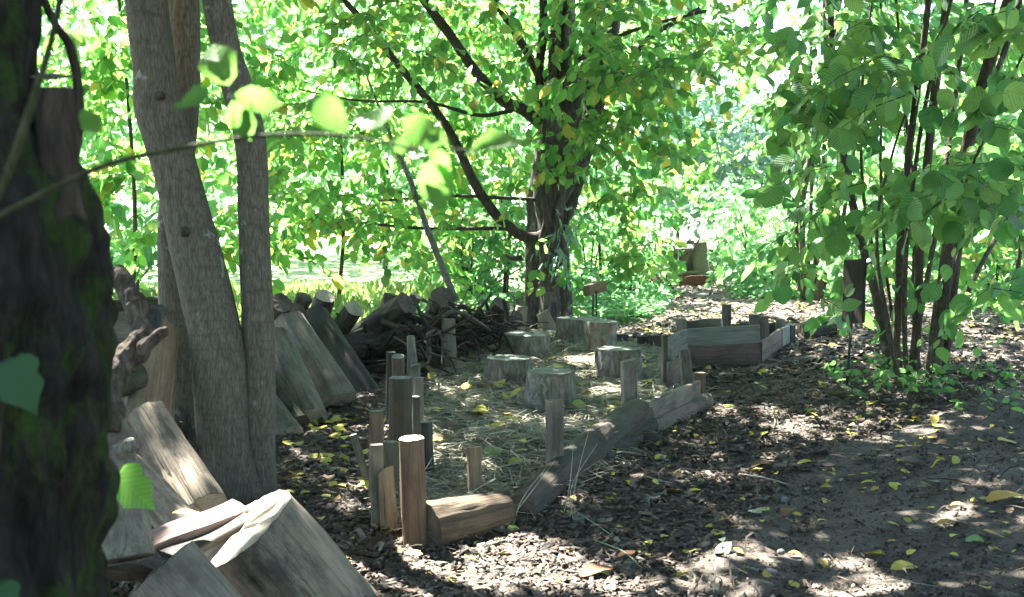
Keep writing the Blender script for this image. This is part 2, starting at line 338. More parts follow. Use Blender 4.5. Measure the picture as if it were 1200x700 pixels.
def log_shape(L, r0, r1, seg, rings, amp, seed, tilt0, tilt1, oval=1.0, halfcut=None, bend=0.0, lob=.10):
    def prof(a, z):
        r = r0 + (r1 - r0) * z / L; x, y = math.cos(a), math.sin(a)
        s = 1 + lob * noise.noise(Vector((x * 1.1 + seed * 3.7, y * 1.1, z * 1.2 / max(L, .3)))) + amp * noise.noise(Vector((x * 3.3 + seed, y * 3.3, z * 9)))
        s += .045 * noise.noise(Vector((x * 9 + seed * 1.3, y * 9, z * 1.4))) + .02 * noise.noise(Vector((x * 22 + seed, y * 22, z * 3)))
        cr = noise.noise(Vector((x * 3.4 + seed * 2.9, y * 3.4, z * .9 + seed)))
        s -= .16 * max(0.0, 1 - abs(cr - .12) / .035) * (.5 + noise.noise(Vector((x + seed, y, z * 2.5))))
        px, py = x * r * s, y * r * s * oval
        if halfcut is not None and px > halfcut * r: px = halfcut * r + .06 * (px - halfcut * r)
        return px + bend * math.sin(math.pi * z / L), py
    V = []; F = []
    for i in range(rings + 1):
        z = L * i / rings
        for k in range(seg):
            a = 2 * math.pi * k / seg; x, y = prof(a, z)
            zz = z + (tilt0[0] * x + tilt0[1] * y) * max(0, 1 - z / (L * .5)) + (tilt1[0] * x + tilt1[1] * y) * max(0, (z - L * .5) / (L * .5))
            if i in (0, rings): zz += min(.06 * r0, .005) * noise.noise(Vector((x * 45 + seed, y * 45, i)))
            V.append((x, y, zz))
        if i:
            o = (i - 1) * seg
            for k in range(seg): F.append((o + k, o + (k + 1) % seg, o + seg + (k + 1) % seg, o + seg + k))
    def capmesh(top):
        o = rings * seg if top else 0; ring = [Vector(V[o + k]) for k in range(seg)]; c = sum(ring, Vector()) / seg
        CV = [c]; CF = []; nr = 5
        for j in range(1, nr + 1):
            f = j / nr
            for k in range(seg):
                p = c.lerp(ring[k], f); dz = .03 * min(r0, r1) * noise.noise(p * 28 + Vector((seed, 0, 0)))
                # radial drying cracks
                if 0 < j < nr and noise.noise(Vector((math.cos(6.283 * k / seg) * 2.2 + seed, math.sin(6.283 * k / seg) * 2.2, 5))) > .34: dz -= .05 * min(r0, r1)
                CV.append(p + Vector((0, 0, (dz if j < nr else 0) + (.002 if top else -.002))))
        for k in range(seg):
            k2 = (k + 1) % seg
            f = (0, 1 + k, 1 + k2); CF.append(f if top else f[::-1])
            for j in range(nr - 1):
                f = (1 + j * seg + k, 1 + (j + 1) * seg + k, 1 + (j + 1) * seg + k2, 1 + j * seg + k2); CF.append(f if top else f[::-1])
        return CV, CF
    return V, F, capmesh
_ls = [0]
def log(name, p0, p1, r0, r1, mat, emat, label, cat='log', group=None, seg=48, rings=26, amp=.04, tilt0=(0, 0), tilt1=(0, 0), oval=1.0, halfcut=None, up=None, bend=0.0, ends=(1, 1), lob=.10, parent=None):
    """a round timber from p0 to p1: bark side mesh with its sawn ends as parts"""
    _ls[0] += 1; p0 = Vector(p0); p1 = Vector(p1); L = (p1 - p0).length
    V, F, cm = log_shape(L, r0, r1, seg, rings, amp, _ls[0], tilt0, tilt1, oval, halfcut, bend, lob)
    W = M4(frame_from(p1 - p0, up), p0)
    o = link(name, mesh_np(name, V, F, MAT[mat], smooth=True), parent, W)
    if label: tag(o, label, cat, group)
    for top in (0, 1):
        if ends[top]:
            CV, CF = cm(bool(top)); c = link('cut_end', mesh_np('cut_end', CV, CF, MAT[emat], smooth=False)); c.parent = o
    return o
def post(name, px, ytop, ybot, wpx, mat, emat, label, group, kind='round', d=None, lean=(0, 0), taper=.95, tilt=(0, 0), seg=36, sink=.06, cat='post', depth=None):
    """post standing where the photo shows its foot (or at depth d)"""
    g = gnd(px, ybot) if d is None else None
    D = g.y if d is None else d
    x = at(px, ybot, D).x; base = Vector((x, D, float(gz(x, D)) - sink))
    zt = at(px, ytop, D).z; w = wpx * D / FPX
    top = Vector((x + lean[0] * (zt - base.z), D + lean[1] * (zt - base.z), zt))
    if kind == 'round':
        return log(name, base, top, w / 2, w / 2 * taper, mat, emat, label, cat, group, seg=seg, rings=14, tilt1=tilt, ends=(0, 1), up=(1, 0, 0), lob=.16)
    return board(name, base, top, w, depth or w * .8, mat, label, cat, group, facing=(0.25, -1, 0), tilt=tilt)
def board(name, p0, p1, width, thick, mat, label=None, cat=None, group=None, facing=(0, -1, 0), parent=None, tilt=(0, 0), rough=1.0, taper=1.0, n=10):
    """sawn board from p0 to p1 (length), width across, facing = normal of its broad side; slightly uneven edges"""
    _ls[0] += 1; sd = _ls[0]
    p0 = Vector(p0); p1 = Vector(p1); L = (p1 - p0).length; rot = frame_from(p1 - p0, facing)   # local x = facing, y = width
    hw, ht = width / 2, thick / 2; b = min(.12 * thick, .004)
    sec = [(-ht, -hw + b), (-ht, 0), (-ht, hw - b), (-ht + b, hw), (ht - b, hw), (ht, hw - b), (ht, 0), (ht, -hw + b), (ht - b, -hw), (-ht + b, -hw)]
    V = []; F = []; m = len(sec)
    for i in range(n + 1):
        z = L * i / n; s = 1 + (taper - 1) * i / n
        for (x, y) in sec:
            e = .07 * width * rough * noise.noise(Vector((sd * 5.3, y / width * 1.3, z * 5)))
            f = .16 * thick * rough * noise.noise(Vector((sd * 2.1, y * 9, z * 4 + 9)))
            zz = z + (tilt[0] * x + tilt[1] * y if i == n else 0) + (.09 * width * noise.noise(Vector((x * 40, y * 40, sd + i))) if i in (0, n) else 0)
            V.append((x * 1 + f, y * s + e, zz))
        if i:
            o = (i - 1) * m
            for k in range(m): F.append((o + k, o + (k + 1) % m, o + m + (k + 1) % m, o + m + k))
    F.append(tuple(reversed(range(m)))); F.append(tuple(range(n * m, n * m + m)))
    o = link(name, mesh_np(name, V, F, MAT[mat]), parent, M4(rot, p0))
    if label: tag(o, label, cat, group)
    return o

# ------------------------------------------------------------------ leaves
def leaf_template(kind):
    """flat outline along +x, folded along the midrib: verts, faces (quads)"""
    if kind == 'simple':
        o = [(.0, 0), (.28, .26), (.68, .24), (1.0, 0)]
    elif kind == 'narrow':
        o = [(.0, 0), (.3, .12), (.7, .11), (1.0, 0)]
    elif kind == 'hazel':
        o = [(.0, 0), (.06, .22), (.22, .40), (.42, .46), (.62, .43), (.78, .32), (.88, .16), (1.0, 0)]
    elif kind == 'ovate':
        o = [(.0, 0), (.10, .16), (.28, .27), (.48, .30), (.68, .24), (.86, .11), (1.0, 0)]
    elif kind == 'ivy':
        o = [(.0, 0), (-.08, .10), (-.12, .24), (-.04, .38), (.09, .47), (.20, .44), (.30, .35), (.40, .37), (.50, .39), (.60, .31), (.73, .18), (.87, .08), (1.0, 0)]
    V = []; n = len(o); F = []
    for i, (x, y) in enumerate(o):
        zc = -.16 * x * x
        V.append((x, 0, zc))
        V.append((x, y, zc + .30 * y - .22 * y * y * 2)); V.append((x, -y, zc + .30 * y - .22 * y * y * 2))
    for i in range(n - 1):
        a, b = 3 * i, 3 * i + 3
        F.append((a, b, b + 1, a + 1)); F.append((a, a + 2, b + 2, b))
    return np.array(V, float), np.array(F, int)
TPL = {k: leaf_template(k) for k in ('simple', 'narrow', 'hazel', 'ovate', 'ivy')}
# far leaves: two quads only
def lean_simple():
    V = np.array([(0, 0, 0), (.28, .31, .05), (.70, .26, 0), (1, 0, -.14), (.70, -.26, 0), (.28, -.31, .05), ], float)
    return V, np.array([(0, 3, 2, 1), (0, 5, 4, 3)], int)
TPL['far'] = lean_simple()
def norm(a): return a / np.maximum(np.linalg.norm(a, axis=-1, keepdims=True), 1e-9)
def rotmats(d, n):
    """rotation matrices with x = d and z near n"""
    d = norm(d); y = norm(np.cross(n, d)); z = np.cross(d, y)
    return np.stack([d, y, z], axis=-1)
def inst(tpl, P, Rm, S):
    V, F = tpl; k = len(V); n = len(P)
    W = np.einsum('nij,nkj->nki', Rm, V[None] * S[:, None, None]) + P[:, None, :]
    FF = (F[None] + (np.arange(n) * k)[:, None, None]).reshape(-1, F.shape[1])
    return W.reshape(-1, 3), FF
def sprays(P, D, L, m, size, droop=.35, spread=.9, updir=.8, jit=.35):
    """leafy twigs: start points P, directions D, length L, m leaves each -> leaf pos, dir, normal, size, twig start/end"""
    n = len(P); D = norm(D); u = np.linspace(.12, 1, m)
    side = norm(np.cross(D, np.array([0, 0, 1.0]) + rng.normal(0, .25, (n, 3))))
    upv = np.cross(side, D)
    s = u[None, :] * L[:, None]
    pos = P[:, None] + D[:, None] * s[..., None]; pos[..., 2] -= droop * (s ** 2) / np.maximum(L[:, None], .01) * .6
    sg = np.where(np.arange(m) % 2 == 0, 1.0, -1.0); sg[-1] = 0
    ld = D[:, None] * (1 - .45 * np.abs(sg))[None, :, None] + side[:, None] * (sg * spread)[None, :, None]
    ld = ld + rng.normal(0, jit, ld.shape); ld[..., 2] -= 1.5 * droop * rng.uniform(.3, 1.7, (n, m))
    nn = upv[:, None] * updir + rng.normal(0, .72, ld.shape)
    sz = size * rng.uniform(.5, 1.3, (n, m))
    end = P + D * L[:, None]; end[:, 2] -= droop * L * .6
    return pos.reshape(-1, 3), norm(ld).reshape(-1, 3), nn.reshape(-1, 3), sz.ravel(), P, end
def twig_mesh(name, A, B, r, parent, world):
    """thin three-sided twigs from A to B, bowed"""
    n = len(A); d = norm(B - A); s1 = norm(np.cross(d, np.array([.3, .2, 1.0]))); s2 = np.cross(d, s1)
    mid = (A + B) / 2 + np.array([0, 0, 1.0]) * (np.linalg.norm(B - A, axis=1) * .07)[:, None]
    rings = []
    for c, f in ((A, 1.0), (mid, .75), (B, .3)):
        for k in range(3):
            a = 2.094 * k; rings.append(c + (s1 * math.cos(a) + s2 * math.sin(a)) * r * f)
    V = np.stack(rings, 1).reshape(-1, 3)
    f = []
    for j in (0, 3):
        for k in range(3): f.append((j + k, j + (k + 1) % 3, j + 3 + (k + 1) % 3, j + 3 + k))
    F = (np.array(f)[None] + (np.arange(n) * 9)[:, None, None]).reshape(-1, 4)
    off = np.array(world.to_translation())
    o = link(name, mesh_np(name, V - off, F, MAT['twig'], tint=np.repeat(rng.random(n), 6)), parent, world)
    o['kind'] = 'stuff'; return o
def in_view(P, margin=20):
    q = P - np.array([0, 0, CAM_H]); f = q @ np.array(_F); u = q @ np.array(_U)
    px = 600 + FPX * q[:, 0] / np.maximum(f, .01); py = 350 - FPX * u / np.maximum(f, .01)
    return (f > .2) & (px > -margin) & (px < 1200 + margin) & (py > -margin) & (py < 700 + margin), px, py, f
def foliage(parent, leaves, tpl, mat, name='crown', tints=None):
    pos, d, nn, sz = leaves[:4]
    on_path = (np.abs(pos[:, 0] - .163 * pos[:, 1]) < .22) & (pos[:, 2] < 1.4) & (pos[:, 1] > 11) & (pos[:, 1] < 25)     # the path is kept clear to head height
    pos, d, nn, sz = pos[~on_path], d[~on_path], nn[~on_path], sz[~on_path]; tints = None if tints is None else tints[~on_path]
    V, F = inst(TPL[tpl], pos, rotmats(d, nn), sz)
    t = rng.random(len(pos)) if tints is None else tints
    base = wmat(parent).to_translation()
    o = link(name, mesh_np(name, V - np.array(base), F, MAT[mat], tint=np.repeat(t, len(TPL[tpl][1]))), parent, Matrix.Translation(base))
    o['kind'] = 'stuff'; return o
def single_leaves(parent, leaves, idx, kind, mat, scale=1.0, name='leaf'):
    """the leaves that show largest, one object each, sharing mesh data"""
    pos, d, nn, sz = leaves[:4]; Rm = rotmats(d, nn); meshes = []
    for v in range(4):
        V, F = TPL[kind]; V = V.copy(); k = len(V)
        r2 = np.random.default_rng(v + 5)
        V[:, 1] *= 1 + r2.uniform(-.12, .12); V[:, 2] += .05 * np.sin(V[:, 0] * (5 + v) + v) + .03 * np.sin(V[:, 1] * 9 + v)
        edge = np.abs(V[:, 1]) > .08; V[edge, 0] += r2.normal(0, .012, edge.sum()); V[edge, 1] *= 1 + r2.normal(0, .05, edge.sum())
        meshes.append(mesh_np(name, V, F, MAT[mat], smooth=True))
    base = wmat(parent).inverted()
    for j, i in enumerate(idx):
        o = bpy.data.objects.new(name, meshes[j % 4]); COL.objects.link(o); o.parent = parent
        o.matrix_basis = base @ (Matrix.Translation(pos[i]) @ Matrix(Rm[i].tolist()).to_4x4() @ Matrix.Scale(float(sz[i] * scale), 4))
def cat_leaves(*ls):
    return tuple(np.concatenate([l[i] for l in ls]) for i in range(6))
def take(l, mask): return (l[0][mask], l[1][mask], l[2][mask], l[3][mask])
def ell(c, r, n, shell=.35):
    v = norm(rng.normal(0, 1, (n, 3))) * (rng.uniform(shell, 1, (n, 1)) ** .6)
    return np.array(c) + v * np.array(r)
def ell_sprays(c, r, n, L, m, size, **kw):
    P = ell(c, r, n); D = norm(P - np.array(c) + rng.normal(0, .35 * max(r), (n, 3))); D[:, 2] = D[:, 2] * .5 + .05
    return sprays(P, D, L * rng.uniform(.6, 1.2, n), m, size, **kw)
def box_sprays(lo, hi, n, L, m, size, **kw):
    P = rng.uniform(lo, hi, (n, 3)); D = rng.normal(0, 1, (n, 3)); D[:, 2] *= .25
    return sprays(P, D, L * rng.uniform(.6, 1.2, n), m, size, **kw)

# ================================================================== THE SETTING
# ground: one sheet, fine near the camera and coarse towards the horizon
xs = np.concatenate([[-600, -250, -120, -60, -35, -22, -15, -11], np.arange(-9, 9.01, .09), [11, 15, 22, 35, 60, 120, 250, 600]])
ys = np.concatenate([[-200, -60, -20, -8, -3, 0], np.arange(1.5, 12, .07), np.arange(12, 30, .25), [32, 35, 40, 50, 70, 110, 200, 400, 900]])
X, Y = np.meshgrid(xs, ys); Z = gz(X, Y)
fine = (np.abs(X) < 9) & (Y > 1.4) & (Y < 13)
Z = Z + fine * (rng.normal(0, .004, X.shape))
V = np.stack([X, Y, Z], -1).reshape(-1, 3); nx, ny = len(xs), len(ys)
i, j = np.meshgrid(np.arange(nx - 1), np.arange(ny - 1)); a = (j * nx + i).ravel()
F = np.stack([a, a + 1, a + 1 + nx, a + nx], -1)
tag(link('ground', mesh_np('ground', V, F, MAT['soil'], smooth=True)), 'dark woodland soil with a bare trodden patch at the right', None, None, 'structure')

def poly_in(P, poly):
    x, y = P[:, 0], P[:, 1]; c = np.zeros(len(P), bool); n = len(poly)
    for k in range(n):
        x1, y1 = poly[k]; x2, y2 = poly[(k + 1) % n]
        cond = ((y1 > y) != (y2 > y)) & (x < (x2 - x1) * (y - y1) / (y2 - y1 + 1e-12) + x1); c ^= cond
    return c
def gpoly(pts): return [tuple(gnd(*p)[:2]) for p in pts]
CIRCLE = gpoly([(450, 612), (500, 632), (580, 612), (690, 560), (790, 485), (815, 468), (785, 450), (775, 412), (720, 402), (640, 394), (600, 394), (555, 416), (520, 440), (490, 500)])
BARE = gpoly([(760, 699), (900, 590), (985, 520), (1110, 480), (1230, 440), (1230, 699)])

# bark chips: uncountable, one object
def chips(n, dmin, dmax, smin, smax):
    d = np.exp(rng.uniform(math.log(dmin), math.log(dmax), n)); x = rng.uniform(-.52, .52, n) * d
    P = np.stack([x, d, np.zeros(n)], -1)
    ins = poly_in(P, CIRCLE); bare = poly_in(P, BARE)
    keep = ~(ins & (rng.random(n) < .85)) & ~(bare & (rng.random(n) < .80))
    keep &= ~((d > 11.2) & (x < -1.3))
    keep &= ~((d > 13) & (np.abs(x - .17 * d) > .13 * d + .6) & (rng.random(n) < .7))
    P = P[keep]; n = len(P); d = d[keep]; bare = bare[keep]
    P[:, 2] = gz(P[:, 0], P[:, 1]) + rng.uniform(.0, .022, n)
    s = rng.uniform(smin, smax, n) * np.where(bare, .5, 1) * rng.choice([.6, 1, 1.5], n, p=[.45, .42, .13])
    ax = np.stack([rng.normal(0, 1, n), rng.normal(0, 1, n), rng.normal(0, .22, n)], -1)
    nn = np.stack([rng.normal(0, .34, n), rng.normal(0, .34, n), np.ones(n)], -1)
    Rm = rotmats(ax, nn)
    base = np.array([(-.5, -.26, 0), (.5, -.22, 0), (.46, .26, 0), (-.48, .22, 0), (-.42, -.2, .16), (.44, -.16, .17), (.38, .2, .16), (-.4, .17, .15)])
    V = base[None] * np.stack([s * rng.uniform(.8, 1.5, n), s * rng.uniform(.45, 1.1, n), s * rng.uniform(.25, .9, n)], -1)[:, None] + rng.normal(0, 1, (n, 8, 3)) * (s * .07)[:, None, None]
    V = np.einsum('nij,nkj->nki', Rm, V) + P[:, None]
    f = np.array([(4, 5, 6, 7), (0, 1, 5, 4), (1, 2, 6, 5), (2, 3, 7, 6), (3, 0, 4, 7)])
    F = (f[None] + (np.arange(n) * 8)[:, None, None]).reshape(-1, 4)
    return V.reshape(-1, 3), F, np.repeat(rng.random(n) ** 1.3, 5)
parts = [chips(74000, 3.3, 9.0, .011, .045), chips(24000, 8.5, 24, .04, .085)]
V = np.concatenate([p[0] for p in parts]); F = np.concatenate([parts[0][1], parts[1][1] + len(parts[0][0])]); tt = np.concatenate([p[2] for p in parts])
tag(link('bark_mulch', mesh_np('bark_mulch', V, F, MAT['chip'], tint=tt)), 'grey brown bark chips strewn over the ground', 'bark chips', None, 'stuff')
# soil crumbs and grit on the bare patch
def grit(n):
    d = np.exp(rng.uniform(math.log(3.4), math.log(10), n)); x = rng.uniform(-.5, .5, n) * d
    P = np.stack([x, d, gz(x, d)], -1); s = rng.uniform(.003, .011, n) * rng.choice([1, 1.8], n, p=[.9, .1])
    base = np.array([(-1, -.7, -.3), (1, -.8, -.3), (.1, 1, -.3), (0, 0, .75)])
    V = base[None] * s[:, None, None] + rng.normal(0, .35, (n, 4, 3)) * s[:, None, None]
    V = V + P[:, None]; f = np.array([(0, 1, 3), (1, 2, 3), (2, 0, 3)])
    return V.reshape(-1, 3), (f[None] + (np.arange(n) * 4)[:, None, None]).reshape(-1, 3), np.repeat(rng.random(n) ** 1.2 * .9, 3)
V, F, tt = grit(38000)
tag(link('soil_crumbs', mesh_np('soil_crumbs', V, F, MAT['chip'], tint=tt)), 'fine crumbs of soil and grit on the bare patch', 'soil', None, 'stuff')

# straw strewn inside the circle
def straw(n, poly, zmax, lmin, lmax, clump=None):
    lo = np.min(poly, 0); hi = np.max(poly, 0); P = rng.uniform(lo, hi, (n * 3, 2)); P = P[poly_in(np.c_[P, P[:, :1]], poly)][:n]; n = len(P)
    z = gz(P[:, 0], P[:, 1]) + rng.random(n) ** 2 * zmax + .006
    L = rng.uniform(lmin, lmax, n); a = rng.uniform(0, 2 * math.pi, n) + .6 * np.sin(P[:, 0] * 3) ; pitch = rng.normal(.05, .16, n)
    d = np.stack([np.cos(a) * np.cos(pitch), np.sin(a) * np.cos(pitch), np.sin(pitch)], -1)
    s = norm(np.cross(d, np.stack([rng.normal(0, .5, n), rng.normal(0, .5, n), np.ones(n)], -1)))
    C = np.c_[P, z]; bow = rng.normal(0, .16, n)[:, None]; w = rng.uniform(.0014, .0042, n)[:, None]
    rows = []
    for u, ww in ((-.5, .7), (-.17, 1), (.17, 1), (.5, .35)):
        c = C + d * (L[:, None] * u) + s * (bow * L[:, None] * (u * u * 4 - .5)); c[:, 2] += .02 * (1 - 4 * u * u)
        rows += [c - s * w * ww, c + s * w * ww]
    V = np.stack(rows, 1).reshape(-1, 3); f = np.array([(0, 1, 3, 2), (2, 3, 5, 4), (4, 5, 7, 6)])
    F = (f[None] + (np.arange(n) * 8)[:, None, None]).reshape(-1, 4)
    return V, F, np.repeat(rng.random(n), 3)
V, F, tt = straw(24000, CIRCLE, .045, .14, .50)
tag(link('straw_litter', mesh_np('straw_litter', V, F, MAT['straw'], tint=tt)), 'straw strewn over the floor inside the log circle', 'straw', None, 'stuff')

NEAR = [(-1.6, 3.4), (2.6, 3.4), (4.6, 9), (4.2, 13), (1.6, 15), (-3.2, 7.5)]
V, F, tt = straw(2600, NEAR, .03, .05, .26)
tag(link('twig_litter', mesh_np('twig_litter', V, F, MAT['twig'], tint=tt)), 'fine dead twigs and stalks littering the ground', 'twigs', None, 'stuff')
# ------------------------------------------------------------------ trees
GAPS = [(560, 668, 150, 42), (700, 692, 70, 16), (880, 655, 60, 10), (1140, 608, 32, 9), (1030, 690, 90, 9), (490, 545, 34, 12), (600, 640, 30, 10),
        (612, 395, 22, 6), (690, 432, 24, 7), (716, 468, 20, 7), (850, 482, 18, 6), (905, 482, 16, 6), (935, 507, 30, 8), (400, 668, 70, 30), (1000, 660, 25, 6), (1180, 375, 60, 7), (1010, 372, 50, 6), (880, 372, 30, 5), (1150, 395, 40, 5), (760, 375, 50, 6),
        (440, 575, 12, 6), (420, 600, 10, 5), (730, 450, 12, 4), (640, 392, 14, 4), (600, 640, 60, 12)]
GAPW = []
for (px, py, rx, ry) in GAPS:
    c = gnd(px, py); e = gnd(px + rx, py); f1 = gnd(px, py - ry); f2 = gnd(px, min(py + ry, 760))
    GAPW.append((c.x, c.y, max(e.x - c.x, .06), max((f1.y - f2.y) / 2, .06)))
# gaps that let the sun onto the stacked logs at the left (world x, y, half-widths, height of the target)
GAP3 = [(at(285, 625, 3.8), .26), (at(200, 540, 4.3), .16), (at(225, 610, 3.9), .15), (at(165, 410, 3.4), .13), (at(150, 350, 3.4), .06), (at(400, 670, 3.9), .10), (at(484, 515, 4.6), .07), (at(345, 390, 7.9), .07), (at(215, 580, 4.2), .1), (at(257, 80, 1.28), .17), (at(300, 120, 1.28), .17), (at(400, 140, 1.27), .17), (at(500, 180, 1.25), .2), (at(570, 175, 1.25), .15), (at(225, 118, 1.28), .15)]
def sun_keep(P):
    k = np.ones(len(P), bool); S = np.array(SUN)
    q = P - S[None] * (P[:, 2:3] / S[2])
    for (cx, cy_, rx, ry) in GAPW:
        k &= ((q[:, 0] - cx) / (rx + .03)) ** 2 + ((q[:, 1] - cy_) / (ry + .03)) ** 2 > rng.uniform(.6, 1.3, len(P))
    for c, r in GAP3:
        qq = P - S[None] * ((P[:, 2:3] - c.z) / S[2]); k &= (qq[:, 0] - c.x) ** 2 + (qq[:, 1] - c.y) ** 2 > (r * rng.uniform(.7, 1.2, len(P))) ** 2
    return k
def canopy(parent, shadow_poly, zlo, zhi, n, name='crown'):
    """overhead crown above the frame: leaf sprays whose shade falls inside shadow_poly"""
    n = int(n * 2.6); lo = np.min(shadow_poly, 0); hi = np.max(shadow_poly, 0)
    q = rng.uniform(lo, hi, (n * 3, 2)); q = q[poly_in(np.c_[q, q[:, :1]], shadow_poly)][:n]; n = len(q)
    z = rng.uniform(zlo, zhi, n); S = np.array(SUN); P = np.c_[q, np.zeros(n)] + S[None] * (z / S[2])[:, None]
    D = rng.normal(0, 1, (n, 3)); D[:, 2] *= .2
    L = sprays(P, D, .55 * rng.uniform(.6, 1.2, n), 11, .135, droop=.2)
    vis, _, _, _ = in_view(L[0], 60)
    k = sun_keep(L[0]) & ~vis
    foliage(parent, take(L, k), 'far', 'leaf_canopy', name)
    return P

def limbs_to(parent, start, targets, r, mat, n=10):
    """boughs from a trunk top out into the crown"""
    for tg in targets:
        tg = Vector(tg); m = start.lerp(tg, .5) + Vector((0, 0, .3))
        if not sun_keep(np.array([start.lerp(m, u) for u in (.3, .6, .9)] + [m.lerp(tg, u) for u in (.1, .3, .5, .7, .9)])).all(): continue
        tube_obj('bough', [(*start, r), (*m, r * .65), (*tg, r * .2)], MAT[mat], parent, n=14, seg=8, amp=.1)

# --- triple-stemmed smooth grey tree at the left
D1 = 5.3
def pth(D, rows, slope=0.0):
    """rows of (px centre, py, half width px) -> points at depth D"""
    out = []
    for (x, y, w) in rows:
        p = at(x, y, D + slope * (560 - y) / 560); out.append((*p, w * p.y / FPX))
    return out
b = gnd(265, 585)
gt = empty('grey_trunk_tree', (b.x, D1, float(gz(b.x, D1))))
tag(gt, 'smooth grey barked tree with three stems from one base beside the log pile', 'tree')
main = pth(D1, [(283, 615, 48), (276, 580, 37), (268, 540, 33), (261, 490, 32), (256, 410, 31.5), (231, 300, 29), (206, 200, 26), (186, 128, 27), (182, 90, 25), (171, 0, 24), (160, -120, 22), (150, -400, 18), (140, -800, 12)])
o = tube_obj('trunk', main, MAT['bark_smooth'], gt, n=110, seg=40, amp=.035, freq=9, lobes=.05)
rear = pth(D1 + .34, [(238, 600, 24), (222, 510, 18), (207, 400, 18), (202, 320, 17), (203, 250, 17), (212, 170, 17), (216, 90, 18), (214, 0, 19), (210, -150, 17), (230, -500, 13), (250, -800, 8)])
tube_obj('trunk', rear, MAT['bark_smooth'], gt, n=80, seg=28, amp=.04, freq=9, seed=2)
right = pth(D1 + .05, [(304, 600, 24), (303, 540, 20), (304, 450, 19), (301, 350, 18.5), (297, 250, 18), (294, 170, 18), (279, 105, 18), (266, 60, 16), (254, 0, 17), (240, -100, 15), (260, -400, 12), (300, -700, 8)])
tube_obj('trunk', right, MAT['bark_smooth'], gt, n=80, seg=28, amp=.04, freq=9, seed=4)
for (px, py, s) in ((190, 112, 7), (218, 272, 8)):       # branch scars
    p = at(px, py, D1 - .14 * (1 if px != 158 else .3)); V_, F_ = tube([(p.x - .02, p.y + .03, p.z, .02), (p.x, p.y, p.z, s * .0026), (p.x + .005, p.y - .012, p.z - .004, s * .0012)], n=6, seg=10, amp=.3, freq=30)
    link('knot', mesh_np('knot', [v - p for v in V_], F_, MAT['bark_limb'], smooth=True), gt, Matrix.Translation(p))
topm = Vector(main[-1][:3])
SH1 = [(-6, .5), (7, .5), (7, 6.2), (-6, 6.2)]
P = canopy(gt, [(-6, 2.6), (1.4, 2.6), (1.4, 7.6), (-6, 7.6)], 4.2, 6.6, 1050)
limbs_to(gt, topm, P[::230], .05, 'bark_smooth')

# --- mossy dark trunk close at the left edge
mt = empty('mossy_tree', (-.86, 1.75, float(gz(-.86, 1.75))))
tag(mt, 'dark mossy tree trunk filling the left edge of the view', 'tree')
dm = 1.75
rows = [(-60, 900, 185), (-50, 700, 165), (-47, 560, 163), (-45, 430, 164), (-42, 330, 161), (-50, 260, 152), (-62, 205, 140), (-75, 150, 122), (-85, 90, 118), (-92, 0, 122), (-100, -150, 118), (-110, -600, 100), (-120, -1500, 70)]
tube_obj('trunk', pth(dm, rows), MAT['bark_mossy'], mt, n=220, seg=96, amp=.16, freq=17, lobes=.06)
o = tube_obj('branch_stub', pth(dm - .02, [(74, 262, 30), (67, 215, 25), (66, 180, 26), (63, 150, 22), (63, 125, 23), (62, 104, 21)]), MAT['bark_stub'], mt, n=50, seg=36, amp=.22, freq=30)
V_, F_, cm = log_shape(.02, .031, .031, 26, 2, .05, 3, (0, 0), (0, 0)); CV, CF = cm(True)
link('cut_end', mesh_np('cut_end', CV, CF, MAT['end_dark']), mt, M4(frame_from((.05, -.25, 1)), at(62, 107, dm - .02)))
o2 = tube_obj('side_branch', pth(dm + .1, [(60, 280, 9), (88, 180, 6), (92, 110, 6), (82, 55, 5.5), (60, 20, 5), (30, -60, 5)]), MAT['bark_stub'], mt, n=26, seg=10, amp=.1, freq=30)
SHM = canopy(mt, [(-6, -2.5), (1.4, -2.5), (1.4, 2.7), (-6, 2.7)], 4.0, 6.5, 700)
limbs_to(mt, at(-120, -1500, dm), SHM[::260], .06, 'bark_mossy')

# --- hornbeam in the middle distance
DH = 12.6
g0 = gnd(640, 388)
hb = empty('hornbeam_tree', (g0.x, DH, float(gz(g0.x, DH))))
tag(hb, 'old thick hornbeam with spreading limbs behind the stump seats', 'tree')
def hp(rows, off=0.0, slope=0.0): return pth(DH + off, rows, slope)
for rows, off, sd in (
    ([(620, 398, 11.3), (624, 350, 8.7), (624, 315, 8.7), (630, 255, 12.3), (636, 210, 14.3), (645, 150, 15.4), (640, 90, 9.2)], .12, 1),
    ([(642, 402, 14.3), (644, 350, 11.3), (643, 315, 11.3), (644, 255, 16.4), (650, 205, 22.6), (658, 150, 24.6), (664, 110, 19.5), (660, 60, 12.3), (664, 0, 10.3), (670, -120, 8.2), (690, -350, 5.1)], -.16, 2),
    ([(666, 398, 10.3), (661, 340, 8.2), (660, 315, 8.2), (657, 270, 9.2), (662, 240, 12.3), (675, 195, 14.3), (690, 140, 13.3), (702, 100, 12.3), (716, 40, 10.3), (718, 0, 9.2), (730, -120, 8.2), (760, -300, 5.1)], .22, 3)):
    tube_obj('trunk', hp(rows, off), MAT['bark_hornbeam'], hb, n=120, seg=40, amp=.24, freq=7, lobes=.16, seed=sd)
